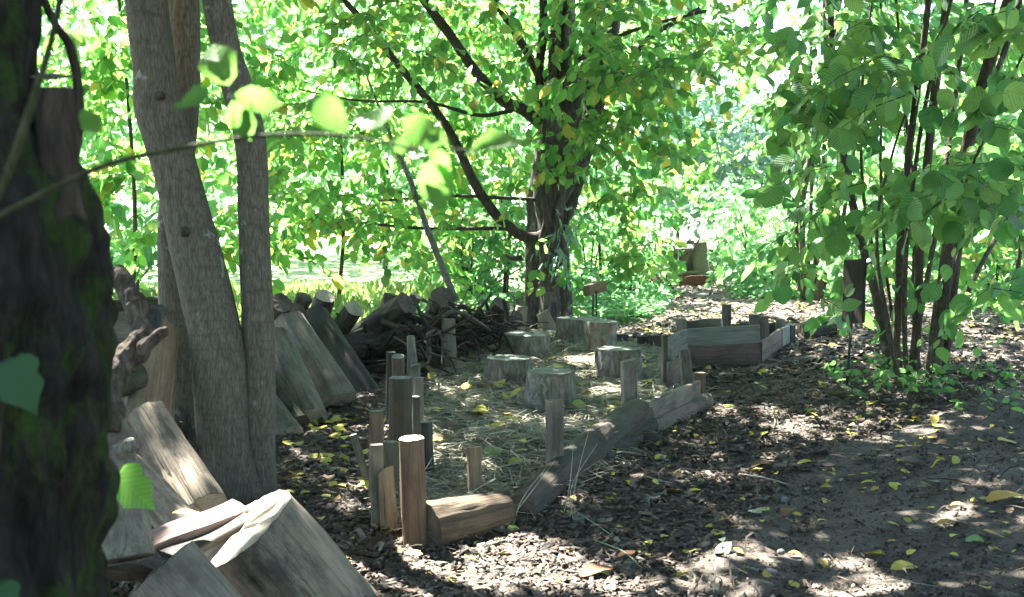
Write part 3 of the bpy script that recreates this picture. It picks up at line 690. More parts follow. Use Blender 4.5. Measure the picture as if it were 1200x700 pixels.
LIMBS = [
    ([(648, 272, 10), (628, 279, 8), (608, 274, 7.5), (580, 250, 7), (555, 213, 6.5), (533, 165, 6), (505, 122, 5.5), (468, 78, 5), (432, 32, 4.2), (396, -8, 3.6), (340, -80, 2.5)], -.25, -.6),
    ([(655, 165, 9), (615, 130, 8), (590, 118, 8), (560, 88, 7), (525, 38, 6.5), (495, -2, 6), (450, -70, 4.5)], -.1, -.4),
    ([(648, 120, 7), (622, 70, 6), (600, 32, 5), (572, -10, 4.5), (540, -60, 3.5)], .1, .2),
    ([(640, 150, 7), (632, 90, 6.5), (637, 30, 6), (634, -40, 5)], -.2, 0),
    ([(650, 140, 7), (648, 60, 6.5), (655, 0, 6), (650, -60, 5)], -.3, 0),
    ([(690, 120, 6), (688, 60, 6), (700, 10, 5), (706, -50, 4)], -.1, .3),
    ([(690, 140, 8), (718, 100, 6), (740, 72, 5), (760, 45, 4), (820, 10, 3)], .1, .5),
    ([(655, 90, 4), (700, 55, 3.2), (760, 30, 2.5), (850, 8, 2), (910, -5, 1.5)], -.3, -1.2),
    ([(600, 268, 3), (560, 268, 2.6), (500, 268, 2.2), (450, 264, 1.8), (405, 258, 1.2)], -.4, -.6),
    ([(640, 235, 3), (590, 232, 2.4), (520, 230, 2), (440, 236, 1.3)], -.2, -.8),
    ([(600, 130, 3), (560, 135, 2.6), (500, 120, 2), (420, 118, 1.5), (350, 105, 1)], -.3, -1.6),
    ([(612, 302, 4), (600, 303, 3), (592, 298, 2)], -.3, 0)]
for rows, off, sl in LIMBS:
    pts = []
    for k, (x, y, w) in enumerate(rows):
        p = at(x, y, DH + off + .6 * sl * k / (len(rows) - 1)); pts.append((*p, .86 * w * p.y / FPX))
    tube_obj('limb', pts, MAT['bark_limb'], hb, n=44, seg=10, amp=.12, freq=9)
# ivy-like climbing stem on the trunk
tube_obj('climbing_stem', hp([(642, 322, 3), (634, 285, 3), (640, 255, 3), (636, 215, 3), (640, 120, 2.5), (655, 60, 2), (650, 0, 2)], -.52), MAT['bark_limb'], hb, n=40, seg=8, amp=.1)
# foliage: sprays in the visible crown, placed over the limbs
def px_sprays(n, px0, px1, py0, py1, d0, d1, L, m, size, **kw):
    """leaf sprays spread through the part of the crown between two depths"""
    A = rng.uniform(px0, px1, n); B = rng.uniform(py0, py1, n); dd = rng.uniform(d0, d1, n)
    nc = max(3, n // 9); ci = rng.integers(0, nc, n); own = rng.random(n) < .72          # most sprays gather on boughs
    ca, cb, cd = rng.uniform(px0, px1, nc), rng.uniform(py0, py1, nc), rng.uniform(d0, d1, nc)
    A = np.where(own, ca[ci] + rng.normal(0, .055 * (px1 - px0) + 8, n), A); B = np.where(own, cb[ci] + rng.normal(0, .05 * (py1 - py0) + 5, n), B); dd = np.where(own, cd[ci] + rng.normal(0, .3, n), dd)
    A = np.clip(A, px0 - 15, px1 + 15); B = np.clip(B, py0 - 10, py1 + 10); dd = np.clip(dd, d0 - .2, d1 + .3)
    P = np.array([at(x, y, z) for x, y, z in zip(A, B, dd)])
    D = rng.normal(0, 1, (n, 3)); D[:, 2] = D[:, 2] * .25 - .1
    return sprays(P, D, L * rng.uniform(.6, 1.2, n), m, size, **kw)
HB = cat_leaves(
    px_sprays(50, 330, 600, -60, 100, 9.5, 11, .6, 10, 0.127, droop=.5), px_sprays(170, 330, 640, -60, 130, 12.3, 15.5, .6, 10, 0.132, droop=.5),
    px_sprays(26, 310, 450, 100, 260, 9.5, 11, .5, 9, 0.121, droop=.5), px_sprays(90, 310, 615, 100, 260, 13.2, 15.4, .55, 10, 0.132, droop=.5),
    px_sprays(34, 450, 620, 240, 330, 11, 15, .5, 9, 0.121, droop=.5),
    px_sprays(170, 690, 880, -60, 110, 9.5, 15, .6, 10, 0.138, droop=.45),
    px_sprays(90, 680, 880, 80, 230, 11, 15, .55, 10, 0.132, droop=.5),
    px_sprays(64, 600, 715, -20, 215, 11.3, 12.3, .35, 6, 0.127, droop=.8), px_sprays(10, 596, 690, 180, 330, 11.3, 12.2, .3, 5, 0.115, droop=.8),
    px_sprays(40, 680, 830, 220, 300, 12, 15, .55, 9, 0.138, droop=.4))
vis, px, py, f = in_view(HB[0]); sizepx = HB[3] * FPX / np.maximum(f, 1)
order = np.argsort(-np.where(vis, sizepx, 0))[:300]; mask = np.ones(len(HB[0]), bool); mask[order] = False
single_leaves(hb, HB, order, 'ovate', 'leaf_hornbeam_o')
foliage(hb, take(HB, mask), 'far', 'leaf_hornbeam', 'crown', tints=rng.random(mask.sum()) ** .9)
twig_mesh('twig', HB[4], HB[5], .004, hb, Matrix.Translation(hb.location))
# narrow willowy leaves on the trunk
W_ = px_sprays(26, 636, 672, 225, 330, 12.0, 12.25, .2, 7, .10, droop=.9, spread=.7)
foliage(hb, W_, 'narrow', 'leaf_mint', 'trunk_shoots')
canopy(hb, [(-2.8, 7.4), (2.6, 7.4), (2.2, 11.4), (-1.8, 11.4)], 4.6, 7.5, 520, 'crown')

# --- trees out of the frame at the right and behind that shade the foreground
def side_tree(loc, label, poly, n, h=4.5):
    r = empty('shade_tree', (loc[0], loc[1], float(gz(*loc)))); tag(r, label, 'tree')
    b = r.location; tube_obj('trunk', [(b.x, b.y, b.z - .1, .2), (b.x + .05, b.y, b.z + 1.5, .16), (b.x - .1, b.y + .1, b.z + h, .11), (b.x, b.y + .2, b.z + h + 2, .05)], MAT['bark_smooth'], r, n=30, seg=20, amp=.06)
    P = canopy(r, poly, 4.0, 6.5, n); limbs_to(r, Vector((b.x - .1, b.y + .1, b.z + h)), P[::280], .05, 'bark_smooth')
side_tree((3.4, 3.2), 'grey tree just right of the viewpoint shading the bare soil', [(1.3, -2.5), (7.5, -2.5), (7.5, 6.2), (1.3, 6.2)], 2100)
side_tree((-6.2, 9.0), 'grey tree left of the log pile shading the brush heap', [(-7.5, 6.8), (-3.4, 6.8), (-3.4, 10.5), (-7.5, 10.5)], 300)

# --- trees of the wood behind the viewpoint
for (x, y, lab) in ((-3.6, -3.2, 'leafy tree behind the viewpoint on the left'), (.4, -4.6, 'leafy tree straight behind the viewpoint'), (4.4, -3.4, 'leafy tree behind the viewpoint on the right'), (7.4, 2.6, 'leafy tree beside the bare soil at the right, outside the view'), (-6.4, 2.2, 'leafy tree left of the log pile, outside the view')):
    e = empty('woodland_tree', (x, y, float(gz(x, y)))); tag(e, lab, 'tree')
    tube_obj('trunk', [(x, y, -.1, .15), (x + .1, y, 2, .12), (x, y, 5.5, .05)], MAT['bark_smooth'], e, n=20, seg=14, amp=.08)
    L = cat_leaves(*[ell_sprays((x + random.uniform(-.8, .8), y + random.uniform(-.6, .6), z), (1.9, 1.5, .9), 110, .6, 11, .17, droop=.3) for z in (.9, 1.8, 2.8, 3.9, 5.0)])
    foliage(e, take(L, ~in_view(L[0], 80)[0] & sun_keep(L[0])), 'far', 'leaf_canopy', 'crown')

# --- hazel clump at the right
hz0 = gnd(1070, 440); DZ = hz0.y
hz = empty('hazel_shrub', (hz0.x, DZ, hz0.z))
tag(hz, 'large hazel clump with many dark stems and big round leaves at the right', 'shrub')
STEMS = [
    ([(1048, 448, 6), (1052, 370, 5.5), (1055, 288, 5.5), (1066, 171, 5), (1086, 20, 4.5), (1095, -120, 4), (1110, -350, 3)], 0, -.3),
    ([(1070, 446, 7.5), (1076, 360, 6.5), (1079, 274, 6.5), (1096, 103, 6), (1107, 20, 5.5), (1120, -150, 4), (1140, -380, 3)], .1, 0),
    ([(1092, 442, 11), (1104, 350, 10), (1114, 274, 9.5), (1134, 171, 9), (1155, 89, 9), (1182, 0, 8), (1215, -120, 6), (1250, -350, 4)], -.1, -.4),
    ([(1106, 430, 6), (1118, 340, 5.5), (1131, 240, 5), (1150, 140, 4.5), (1190, 20, 4), (1230, -150, 3)], .15, .2),
    ([(1045, 420, 7), (1025, 340, 6.5), (1007, 274, 6), (987, 171, 5.5), (975, 60, 4.5), (972, -80, 4), (960, -300, 3)], .25, .4),
    ([(1062, 446, 4), (1060, 350, 3.5), (1066, 250, 3.2), (1085, 120, 3), (1120, -20, 2.5), (1150, -150, 2)], -.2, -.5),
    ([(1058, 440, 3), (1040, 330, 2.4), (1032, 200, 2.2), (1034, 80, 1.8), (1030, -60, 1.5)], .3, .3),
    ([(1085, 440, 3), (1100, 330, 2.5), (1128, 225, 2.2), (1168, 130, 2), (1210, 40, 1.5)], -.3, -.6),
    ([(1055, 440, 2.5), (1035, 360, 2.2), (1028, 260, 2), (1046, 180, 1.8), (1062, 130, 1.3)], -.3, -.5),
    ([(1100, 440, 4), (1140, 330, 3.5), (1190, 240, 3), (1250, 130, 2.5)], .2, .6),
    ([(1078, 444, 3), (1070, 350, 2.6), (1072, 240, 2.4), (1060, 120, 2.2), (1050, 0, 1.8)], .1, .4),
    ([(1098, 440, 3.4), (1112, 340, 3), (1145, 220, 2.6), (1150, 100, 2.2), (1170, -20, 1.8)], .1, .2),
    ([(1052, 445, 3), (1034, 340, 2.6), (1012, 230, 2.3), (1010, 110, 2), (1022, 0, 1.6)], .05, .2),
    ([(1064, 440, 4.5), (1086, 330, 4), (1108, 200, 4), (1126, 60, 3.4), (1140, -80, 3)], .35, .7)]
for rows, off, sl in STEMS:
    pts = []
    for k, (x, y, w) in enumerate(rows):
        p = at(x, y, DZ + off + sl * k / (len(rows) - 1) * 1.6); pts.append((*p, .82 * w * p.y / FPX))
    if off <= .3: pts[0] = (pts[0][0], pts[0][1], float(gz(pts[0][0], pts[0][1])) - .04, pts[0][3])
    tube_obj('stem', pts, MAT['bark_hazel'], hz, n=48, seg=12, amp=.10, freq=11)
HZ = cat_leaves(
    px_sprays(66, 960, 1230, -50, 130, DZ - 2.0, DZ + .8, .45, 7, .14, droop=.6, updir=.6),
    px_sprays(50, 890, 1090, -50, 120, DZ - .8, DZ + 1.4, .45, 7, .135, droop=.6, updir=.6),
    px_sprays(52, 940, 1210, 110, 250, DZ - 1.6, DZ + .9, .42, 6, .14, droop=.65, updir=.6),
    px_sprays(26, 890, 1020, 100, 220, DZ - .6, DZ + 1.6, .42, 6, .125, droop=.65, updir=.6),
    px_sprays(16, 925, 985, 160, 300, DZ - 1.0, DZ + .5, .30, 6, .135, droop=.8, updir=.5),
    px_sprays(11, 935, 972, 230, 370, DZ - 1.0, DZ + .3, .26, 5, .14, droop=.8, updir=.5),
    px_sprays(9, 1030, 1075, 230, 380, DZ - .9, DZ + .3, .26, 5, .14, droop=.8, updir=.5),
    px_sprays(14, 940, 1060, 230, 350, DZ + .35, DZ + 1.0, .30, 5, .14, droop=.8, updir=.5),
    px_sprays(12, 1040, 1130, 250, 390, DZ - .6, DZ + .6, .34, 5, .12, droop=.8, updir=.5),
    px_sprays(34, 1125, 1230, 190, 340, DZ - .9, DZ + .6, .36, 6, .135, droop=.6, updir=.6),
    px_sprays(70, 900, 1330, -420, -50, DZ - 2.2, DZ + 1.6, .45, 8, .14, droop=.5, updir=.6))
vis, px, py, f = in_view(HZ[0]); sizepx = HZ[3] * FPX / np.maximum(f, 1)
order = np.argsort(-np.where(vis, sizepx, 0))[:300]; mask = np.ones(len(HZ[0]), bool); mask[order] = False
single_leaves(hz, HZ, order, 'hazel', 'leaf_hazel_o')
mask &= vis | sun_keep(HZ[0])
foliage(hz, take(HZ, mask), 'ovate', 'leaf_hazel', 'crown')
twig_mesh('twig', HZ[4], HZ[5], .0035, hz, Matrix.Translation(hz.location))
canopy(hz, [(1.3, 6.0), (7.5, 6.0), (7.5, 13), (3.2, 13), (2.6, 10.5), (1.3, 8.5)], 5.0, 6.6, 430)

# --- second hazel clump farther back, left of the first
h2 = gnd(950, 352)
hb2 = empty('hazel_shrub', (h2.x, h2.y, h2.z)); tag(hb2, 'slimmer hazel clump standing farther back between the path and the big hazel', 'shrub')
for rows, off in (([(942, 356, 6), (940, 250, 5), (948, 190, 4.5), (962, 100, 4), (985, 0, 3.5), (1000, -120, 3)], 0), ([(950, 356, 6), (962, 250, 5), (968, 120, 4.5), (966, 0, 4), (960, -150, 3)], .2),
                  ([(956, 354, 6.5), (975, 270, 6), (984, 200, 5.5), (980, 100, 5), (970, 0, 4), (965, -150, 3)], -.2), ([(946, 354, 4), (950, 250, 3.4), (955, 160, 3), (976, 60, 2.5), (1010, -60, 2)], .4),
                  ([(935, 300, 3.5), (928, 215, 3), (915, 175, 2.6), (902, 150, 2)], .1), ([(920, 186, 2), (914, 158, 1.6), (916, 140, 1.2)], .1),
                  ([(960, 354, 4), (985, 270, 3.6), (1000, 180, 3), (1018, 90, 2.5), (1030, 0, 2)], .3), ([(938, 354, 4), (934, 290, 3.5), (935, 230, 3.2), (945, 150, 3), (950, 60, 2.6), (945, -60, 2)], .3)):
    pts = [(*at(x, y, h2.y + off), w * .72 * h2.y / FPX) for x, y, w in rows]; tube_obj('stem', pts, MAT['bark_hazel'], hb2, n=30, seg=8, amp=.1)
L = cat_leaves(px_sprays(130, 870, 1020, -60, 230, h2.y - 1.2, h2.y + 1.2, .5, 8, .12, droop=.5), px_sprays(40, 880, 1010, 220, 330, h2.y - .8, h2.y + 1, .4, 7, .11, droop=.5))
foliage(hb2, L, 'ovate', 'leaf_hazel', 'crown'); twig_mesh('twig', L[4], L[5], .004, hb2, Matrix.Translation(hb2.location))

# --- shrubs behind at the far right
for (bx, by, stems, lab) in ((1178, 322, [(1172, 200), (1186, 190), (1166, 210)], 'dark stemmed shrub at the right edge behind the big hazel'), (1128, 330, [(1120, 180), (1140, 170)], 'leafy shrub seen through the big hazel stems')):
    g = gnd(bx, by); e = empty('woodland_shrub', g); tag(e, lab, 'shrub')
    for k, (sx, sy) in enumerate(stems):
        tube_obj('stem', [(*at(bx + k * 5 - 4, by, g.y), .07), (*at((bx + sx) / 2 + 3, (by + sy) / 2, g.y), .06), (*at(sx, sy, g.y), .045), (*at(sx + 10, sy - 200, g.y), .02)], MAT['bark_hazel'], e, n=20, seg=8, amp=.1)
    L = px_sprays(300, bx - 130, bx + 60, 60, 345, g.y - 1.2, g.y + 1.5, .7, 9, .13, droop=.4)
    foliage(e, L, 'far', 'leaf_bright', 'crown'); twig_mesh('twig', L[4], L[5], .005, e, Matrix.Translation(g))

# --- young stems and bushes behind the circle
def sapling(px, py, tops, lab, leaf, box, n, r=.018, size=.085, d=None, L_=.4):
    g = gnd(px, py) if d is None else Vector((at(px, py, d).x, d, float(gz(at(px, py, d).x, d))))
    e = empty('sapling', g); tag(e, lab, 'sapling')
    for k, (tx, ty) in enumerate(tops):
        tube_obj('stem', [(g.x + .05 * k, g.y, g.z - .03, r), (*at((px + tx) / 2 + random.uniform(-6, 6), (py + ty) / 2, g.y), r * .8), (*at(tx, ty, g.y + random.uniform(-.3, .3)), r * .45)], MAT['bark_limb'], e, n=18, seg=7, amp=.1)
    L = px_sprays(n, *box, g.y - .9, g.y + .9, L_, 9, size, droop=.4)
    foliage(e, L, 'far', leaf, 'crown'); twig_mesh('twig', L[4], L[5], .003, e, Matrix.Translation(g))
sapling(738, 340, [(730, 230), (742, 150), (722, 180)], 'dark stemmed sapling right of the hornbeam trunk', 'leaf_hornbeam', (690, 800, 170, 345), 70, r=.03, size=.10)
sapling(545, 352, [(548, 200), (556, 240)], 'slender sapling behind the brush heap', 'leaf_hornbeam', (500, 600, 190, 345), 60)
sapling(590, 350, [(585, 210), (600, 250)], 'thin upright sapling just left of the hornbeam base', 'leaf_bright', (560, 630, 220, 345), 60)
sapling(500, 340, [(495, 180), (515, 230)], 'thin sapling above the mossy propped log', 'leaf_hornbeam', (455, 560, 200, 330), 60)
sapling(705, 345, [(700, 240), (712, 220)], 'slim sapling behind the small block sign', 'leaf_bright', (670, 760, 230, 350), 80, size=.095)
g = gnd(533, 362)
e = empty('leaning_sapling', g); tag(e, 'bare pale sapling stem leaning left behind the brush heap', 'sapling')
tube_obj('stem', [(*at(534, 352, 10.8), .034), (*at(505, 280, 10.9), .030), (*at(482, 215, 11.0), .026), (*at(462, 170, 11.2), .018), (*at(430, 90, 11.4), .010)], MAT['bark_grey_lichen'], e, n=30, seg=10, amp=.1)

def bush(px, py, lab, box, dr, n, leaf, size=.1, L_=.45, name='bush', m=9):
    g = gnd(px, py); e = empty(name, g); tag(e, lab, 'bush')
    for k in range(5):
        tx, ty = random.uniform(box[0], box[1]), random.uniform(box[2], (box[2] + box[3]) / 2)
        tube_obj('stem', [(g.x + random.uniform(-.15, .15), g.y + random.uniform(-.15, .15), g.z - .03, .02), (*at((px + tx) / 2, (py + ty) / 2, g.y), .014), (*at(tx, ty, g.y + random.uniform(-dr, dr)), .006)], MAT['bark_limb'], e, n=12, seg=6)
    L = px_sprays(n, *box, g.y - dr, g.y + dr, L_, m, size, droop=.3)
    foliage(e, L, 'far', leaf, 'crown')
bush(735, 352, 'low bright bush beside the path behind the block sign', (668, 785, 300, 352), 1.2, 190, 'leaf_bright', .09)
bush(690, 350, 'leafy bush at the foot of the hornbeam on its right', (662, 745, 240, 350), 1.0, 130, 'leaf_bright', .09)
bush(890, 330, 'pale sunny bush on the right side of the path', (845, 950, 215, 330), 1.6, 190, 'leaf_bright', .12)
bush(915, 340, 'low bush at the path edge below the slim hazel', (870, 960, 280, 345), 1.2, 120, 'leaf_bright', .11)
bush(560, 345, 'bright bush between brush heap and hornbeam', (520, 625, 270, 345), 1.3, 140, 'leaf_bright', .09)
bush(490, 335, 'bright bush behind the propped logs', (468, 540, 285, 340), .8, 55, 'leaf_bright', .10)
bush(150, 345, 'pale green bush left behind the horizontal log', (100, 215, 230, 350), 1.5, 170, 'leaf_mint', .10)
bush(1165, 360, 'low green bush at the right edge behind the hazel', (1105, 1235, 255, 362), .9, 150, 'leaf_hornbeam', .11)
bush(1100, 345, 'low green bush seen between the hazel stems', (1010, 1125, 255, 345), .9, 110, 'leaf_bright', .12)
bush(770, 318, 'bushy growth left of the timber shelter', (640, 772, 190, 318), 2.0, 200, 'leaf_bright', .14, .6)
bush(850, 312, 'sunlit bush right of the timber shelter', (830, 905, 215, 318), 1.6, 150, 'leaf_bright', .14, .6)

# --- far trees all round the clearing
def far_tree(x, y, h, rx, lab, leaf, n, size, crown_lo=1.0, r=.07):
    z = float(gz(x, y)); e = empty('far_tree', (x, y, z)); tag(e, lab, 'tree', 'trees beyond the clearing')
    tube_obj('trunk', [(x, y, z - .1, r), (x + random.uniform(-.2, .2), y, z + h * .4, r * .7), (x + random.uniform(-.4, .4), y, z + h * .9, r * .2)], MAT['bark_limb'], e, n=16, seg=8, amp=.1)
    parts = []
    for k in range(9):
        c = (x + random.uniform(-.7, .7) * rx, y + random.uniform(-.7, .7) * rx, z + crown_lo + (h - crown_lo) * random.uniform(.05, .95))
        parts.append(ell_sprays(c, (rx * .55, rx * .55, (h - crown_lo) * .22), n // 9, .8, 11, size, droop=.35))
    foliage(e, cat_leaves(*parts), 'far', leaf, 'crown')
def px_tree(px, d, boxes, lab, leaf, size, m=10, r=.03):
    x = at(px, 340, d).x; z = float(gz(x, d)); e = empty('woodland_tree', (x, d, z)); tag(e, lab, 'tree')
    tube_obj('trunk', [(x, d, z - .1, r), (x + .1, d, z + 1.6, r * .8), (x - .1, d, z + 5, r * .4)], MAT['bark_limb'], e, n=16, seg=8, amp=.1)
    L = cat_leaves(*[px_sprays(n, a, b, c, dd_, d - 1.6, d + 1.6, .55, m, size, droop=.45) for (n, a, b, c, dd_) in boxes])
    foliage(e, L, 'far', leaf, 'crown'); twig_mesh('twig', L[4], L[5], .004, e, Matrix.Translation(e.location))
px_tree(150, 13.0, [(165, 60, 340, -60, 200), (64, 60, 330, 180, 290)], 'broad small-leaved tree filling the gap behind the triple stems', 'leaf_hornbeam', 0.176)
px_tree(215, 17.0, [(187, 60, 330, -60, 285)], 'taller leafy tree behind the small-leaved one at the left', 'leaf_bright', 0.221)
px_tree(395, 15.5, [(136, 290, 560, -60, 180), (79, 300, 540, 150, 255), (28, 300, 400, 235, 262)], 'bright leafy tree left of the hornbeam limbs', 'leaf_hornbeam', 0.189)
px_tree(450, 20.0, [(187, 320, 560, -60, 250)], 'tree farther back left of the hornbeam limbs', 'leaf_bright', 0.234)
px_tree(590, 18.0, [(144, 480, 700, -60, 200), (93, 480, 690, 180, 320)], 'leafy tree right behind the hornbeam trunk', 'leaf_bright', 0.208)
px_tree(742, 19.5, [(108, 690, 835, -60, 90), (79, 690, 800, 80, 250)], 'leafy tree over the path beyond the hornbeam', 'leaf_bright', 0.208)
px_tree(1050, 15.5, [(108, 960, 1200, -60, 130), (129, 970, 1200, 120, 320)], 'sunny leafy tree behind the big hazel', 'leaf_bright', 0.195)
px_tree(1185, 12.5, [(64, 1110, 1240, 150, 345), (28, 1110, 1240, 0, 160)], 'leafy young tree closing the right edge behind the hazel', 'leaf_hornbeam', 0.169)
px_tree(20, 17.0, [(108, -40, 140, -60, 330)], 'leafy tree glimpsed beside the mossy trunk', 'leaf_bright', 0.208)
FT = [(-12.5, 22, 9, 3.6, 'leaf_bright', .17, 'at the far left beyond the mossy trunk'), (-8.0, 25, 10, 3.8, 'leaf_bright', .18, 'behind the triple stems'), (-3.5, 31, 10, 4.0, 'leaf_bright', .2, 'left of the hornbeam crown'),
      (1.5, 34, 9, 4.2, 'leaf_bright', .2, 'directly behind the hornbeam'), (5.2, 36, 5.0, 3.4, 'leaf_mint', .2, 'with haze-paled leaves above the shelter'), (9.0, 37, 4.6, 3.2, 'leaf_mint', .2, 'with haze-paled leaves right of the shelter'),
      (12.5, 31, 5.0, 3.0, 'leaf_bright', .19, 'behind the slim hazel'), (16.5, 29, 9, 3.8, 'leaf_bright', .19, 'at the far right behind the big hazel'), (-17, 33, 10, 4.2, 'leaf_bright', .2, 'low at the extreme left'),
      (11.0, 21, 7, 2.6, 'leaf_bright', .15, 'close behind the big hazel')]
for (x, y, h, rx, leaf, size, lab) in FT:
    far_tree(x, y, h, rx, ('small yellowish green tree ' if leaf != 'leaf_mint' else 'low tree ') + lab, leaf, int(900 if y > 20 else 700), size, crown_lo=2.3 if -10 < x < -2 else (.5 if y > 20 else 1.5))

# low green growth either side of the path and far meadow grass
def cover(n, poly, size, leaf, name, lab, tpl='far', up=.6):
    lo = np.min(poly, 0); hi = np.max(poly, 0); P = rng.uniform(lo, hi, (n * 4, 2)); P = P[poly_in(np.c_[P, P[:, :1]], poly)][:n]; n = len(P)
    pos = np.c_[P, gz(P[:, 0], P[:, 1]) + rng.random(n) * .16]; d = rng.normal(0, 1, (n, 3)); d[:, 2] = rng.normal(.1, .3, n)
    nn = rng.normal(0, .35, (n, 3)); nn[:, 2] += 1
    V, F = inst(TPL[tpl], pos, rotmats(d, nn), size * rng.uniform(.6, 1.3, n))
    tag(link(name, mesh_np(name, V, F, MAT[leaf], tint=np.repeat(rng.random(n), len(TPL[tpl][1])))), lab, 'plants', None, 'stuff')
cover(5000, gpoly([(655, 385), (775, 372), (785, 345), (740, 338), (640, 345)]), .09, 'leaf_bright', 'ground_cover', 'bright low leafy growth left of the path behind the stumps')
cover(3500, gpoly([(860, 350), (960, 352), (1000, 338), (940, 330), (870, 334)]), .10, 'leaf_bright', 'ground_cover', 'low leafy growth along the right side of the path')
cover(1500, gpoly([(440, 420), (600, 385), (600, 350), (430, 360)]), .08, 'leaf_bright', 'ground_cover', 'sparse low growth behind the brush heap')

def grass(n, poly, h, name, lab):
    lo = np.min(poly, 0); hi = np.max(poly, 0); P = rng.uniform(lo, hi, (n * 4, 2)); P = P[poly_in(np.c_[P, P[:, :1]], poly)][:n]; n = len(P)
    pos = np.c_[P, gz(P[:, 0], P[:, 1]) - .01]; d = rng.normal(0, .45, (n, 3)); d[:, 2] = 1
    V, F = inst(TPL['narrow'], pos, rotmats(d, rng.normal(0, 1, (n, 3))), h * rng.uniform(.5, 1.3, n))
    V2 = V
    tag(link(name, mesh_np(name, V2, F, MAT['grass'], tint=np.repeat(rng.random(n), len(TPL['narrow'][1])))), lab, 'grass', None, 'stuff')
grass(6000, [(-9, 11.5), (-1.6, 11.5), (-1.2, 14), (-.9, 19), (-9, 19)], .22, 'meadow_grass', 'sunlit grass behind the log pile')

# --- foreground twig with blurred leaves
DT = 1.28
fs = empty('overhanging_twig', at(-30, 262, DT + .1)); tag(fs, 'thin green twig with bright blurred leaves crossing close in front of the stems', 'twig')
pts = [(*at(x, y, d), r) for x, y, d, r in ((-40, 275, 1.35, .0042), (40, 232, 1.34, .004), (120, 195, 1.32, .0034), (205, 175, 1.3, .0028), (300, 160, 1.28, .0024), (380, 158, 1.26, .002), (440, 165, 1.25, .0017), (500, 178, 1.24, .0014))]
tube_obj('stem', pts, MAT['shoot'], fs, n=60, seg=8)
FL = [  # px of base, px of tip, width factor
    ((268, 100), (247, 48), 1.0), ((248, 118), (198, 116), .95), ((276, 112), (331, 122), .75), ((272, 118), (296, 166), .85), ((96, 128), (118, 158), .9),
    ((362, 118), (408, 148), .9), ((462, 138), (412, 136), .85), ((470, 140), (528, 168), .9), ((612, 168), (545, 176), .55), ((500, 178), (535, 208), .7), ((506, 190), (518, 248), .95), ((485, 176), (455, 164), .8)]
Vl, Fl = TPL['ovate']; lms = []
for v in range(4):
    V2 = Vl.copy(); V2[:, 2] += .10 * np.sin(V2[:, 0] * (3.2 + v) + v) + (.22 - .13 * v) * V2[:, 1] ** 2 * 4 + .05 * np.sin(V2[:, 1] * 11 + V2[:, 0] * 7 + v); V2[:, 1] *= 1 + .08 * np.sin(V2[:, 0] * 17 + v); lms.append(mesh_np('leaf', V2, Fl, MAT['leaf_front'], smooth=True))
for k, (b0, t0, wf) in enumerate(FL):
    d = DT + random.uniform(-.05, .05); A = at(*b0, d); B = at(*t0, d + random.uniform(-.02, .02)); Lg = (B - A).length
    nrm = Vector((0, -1, .5 + random.uniform(-.4, .4))); x = (B - A).normalized(); y = nrm.cross(x).normalized(); z = x.cross(y)
    m = Matrix((x, y, z)).transposed().to_4x4() @ Matrix.Diagonal((Lg, Lg * 1.25 * wf, Lg, 1)); m.translation = A
    o = bpy.data.objects.new('leaf', lms[k % 4]); COL.objects.link(o); o.parent = fs; o.matrix_basis = Matrix.Translation(-fs.location) @ m
for a_, b_ in (((268, 100), (272, 112)), ((272, 112), (268, 165)), ((362, 118), (345, 158)), ((612, 168), (500, 178)), ((470, 140), (462, 166)), ((96, 128), (90, 90))):
    tube_obj('leaf_stalk', [(*at(*a_, DT), .0008), (*at((a_[0] + b_[0]) / 2 + 2, (a_[1] + b_[1]) / 2 + 1, DT), .0009), (*at(*b_, DT), .001)], MAT['shoot'], fs, n=6, seg=6)
st = empty('upright_shoot', at(-20, 330, 1.15)); tag(st, 'blurred green shoot rising diagonally across the mossy trunk', 'twig')
tube_obj('stem', [(*at(-60, 330, 1.15), .0045), (*at(0, 225, 1.14), .0042), (*at(38, 120, 1.13), .004), (*at(62, 40, 1.12), .0037), (*at(78, -40, 1.1), .0035)], MAT['shoot'], st, n=30, seg=10)
iv = empty('ivy_sprig', at(20, 470, 1.5)); tag(iv, 'dark ivy leaf hanging against the mossy trunk', 'ivy')
ivb = empty('ivy_sprig', at(150, 600, 2.3)); tag(ivb, 'bright green lobed leaf in front of the stacked logs', 'ivy')
Vl, Fl = TPL['ivy']; ivm = mesh_np('leaf', Vl, Fl, MAT['leaf_ivy'], smooth=True); ivm2 = mesh_np('leaf', Vl, Fl, MAT['leaf_front'], smooth=True)
for (b0, t0, dd, me, pr) in (((12, 428), (42, 488), 1.45, ivm, iv), ((-4, 690), (18, 740), 1.4, ivm, iv), ((140, 560), (182, 598), 2.3, ivm2, ivb)):
    A = at(*b0, dd); B = at(*t0, dd); Lg = (B - A).length; x = (B - A).normalized(); y = Vector((.1, -1, .45)).cross(x).normalized(); z = x.cross(y)
    m = Matrix((x, y, z)).transposed().to_4x4() @ Matrix.Scale(Lg, 4); m.translation = A
    o = bpy.data.objects.new('leaf', me); COL.objects.link(o); o.parent = pr; o.matrix_basis = Matrix.Translation(-pr.location) @ m
tube_obj('stem', [(*at(12, 428, 1.45), .001), (*at(5, 470, 1.47), .0014), (*at(-4, 560, 1.5), .0018), (*at(-10, 690, 1.5), .002)], MAT['bark_limb'], iv, n=10, seg=6)
tube_obj('stem', [(*at(140, 560, 2.3), .001), (*at(132, 575, 2.3), .0012), (*at(120, 610, 2.3), .0016), (*at(112, 680, 2.3), .002)], MAT['bark_limb'], ivb, n=10, seg=6)

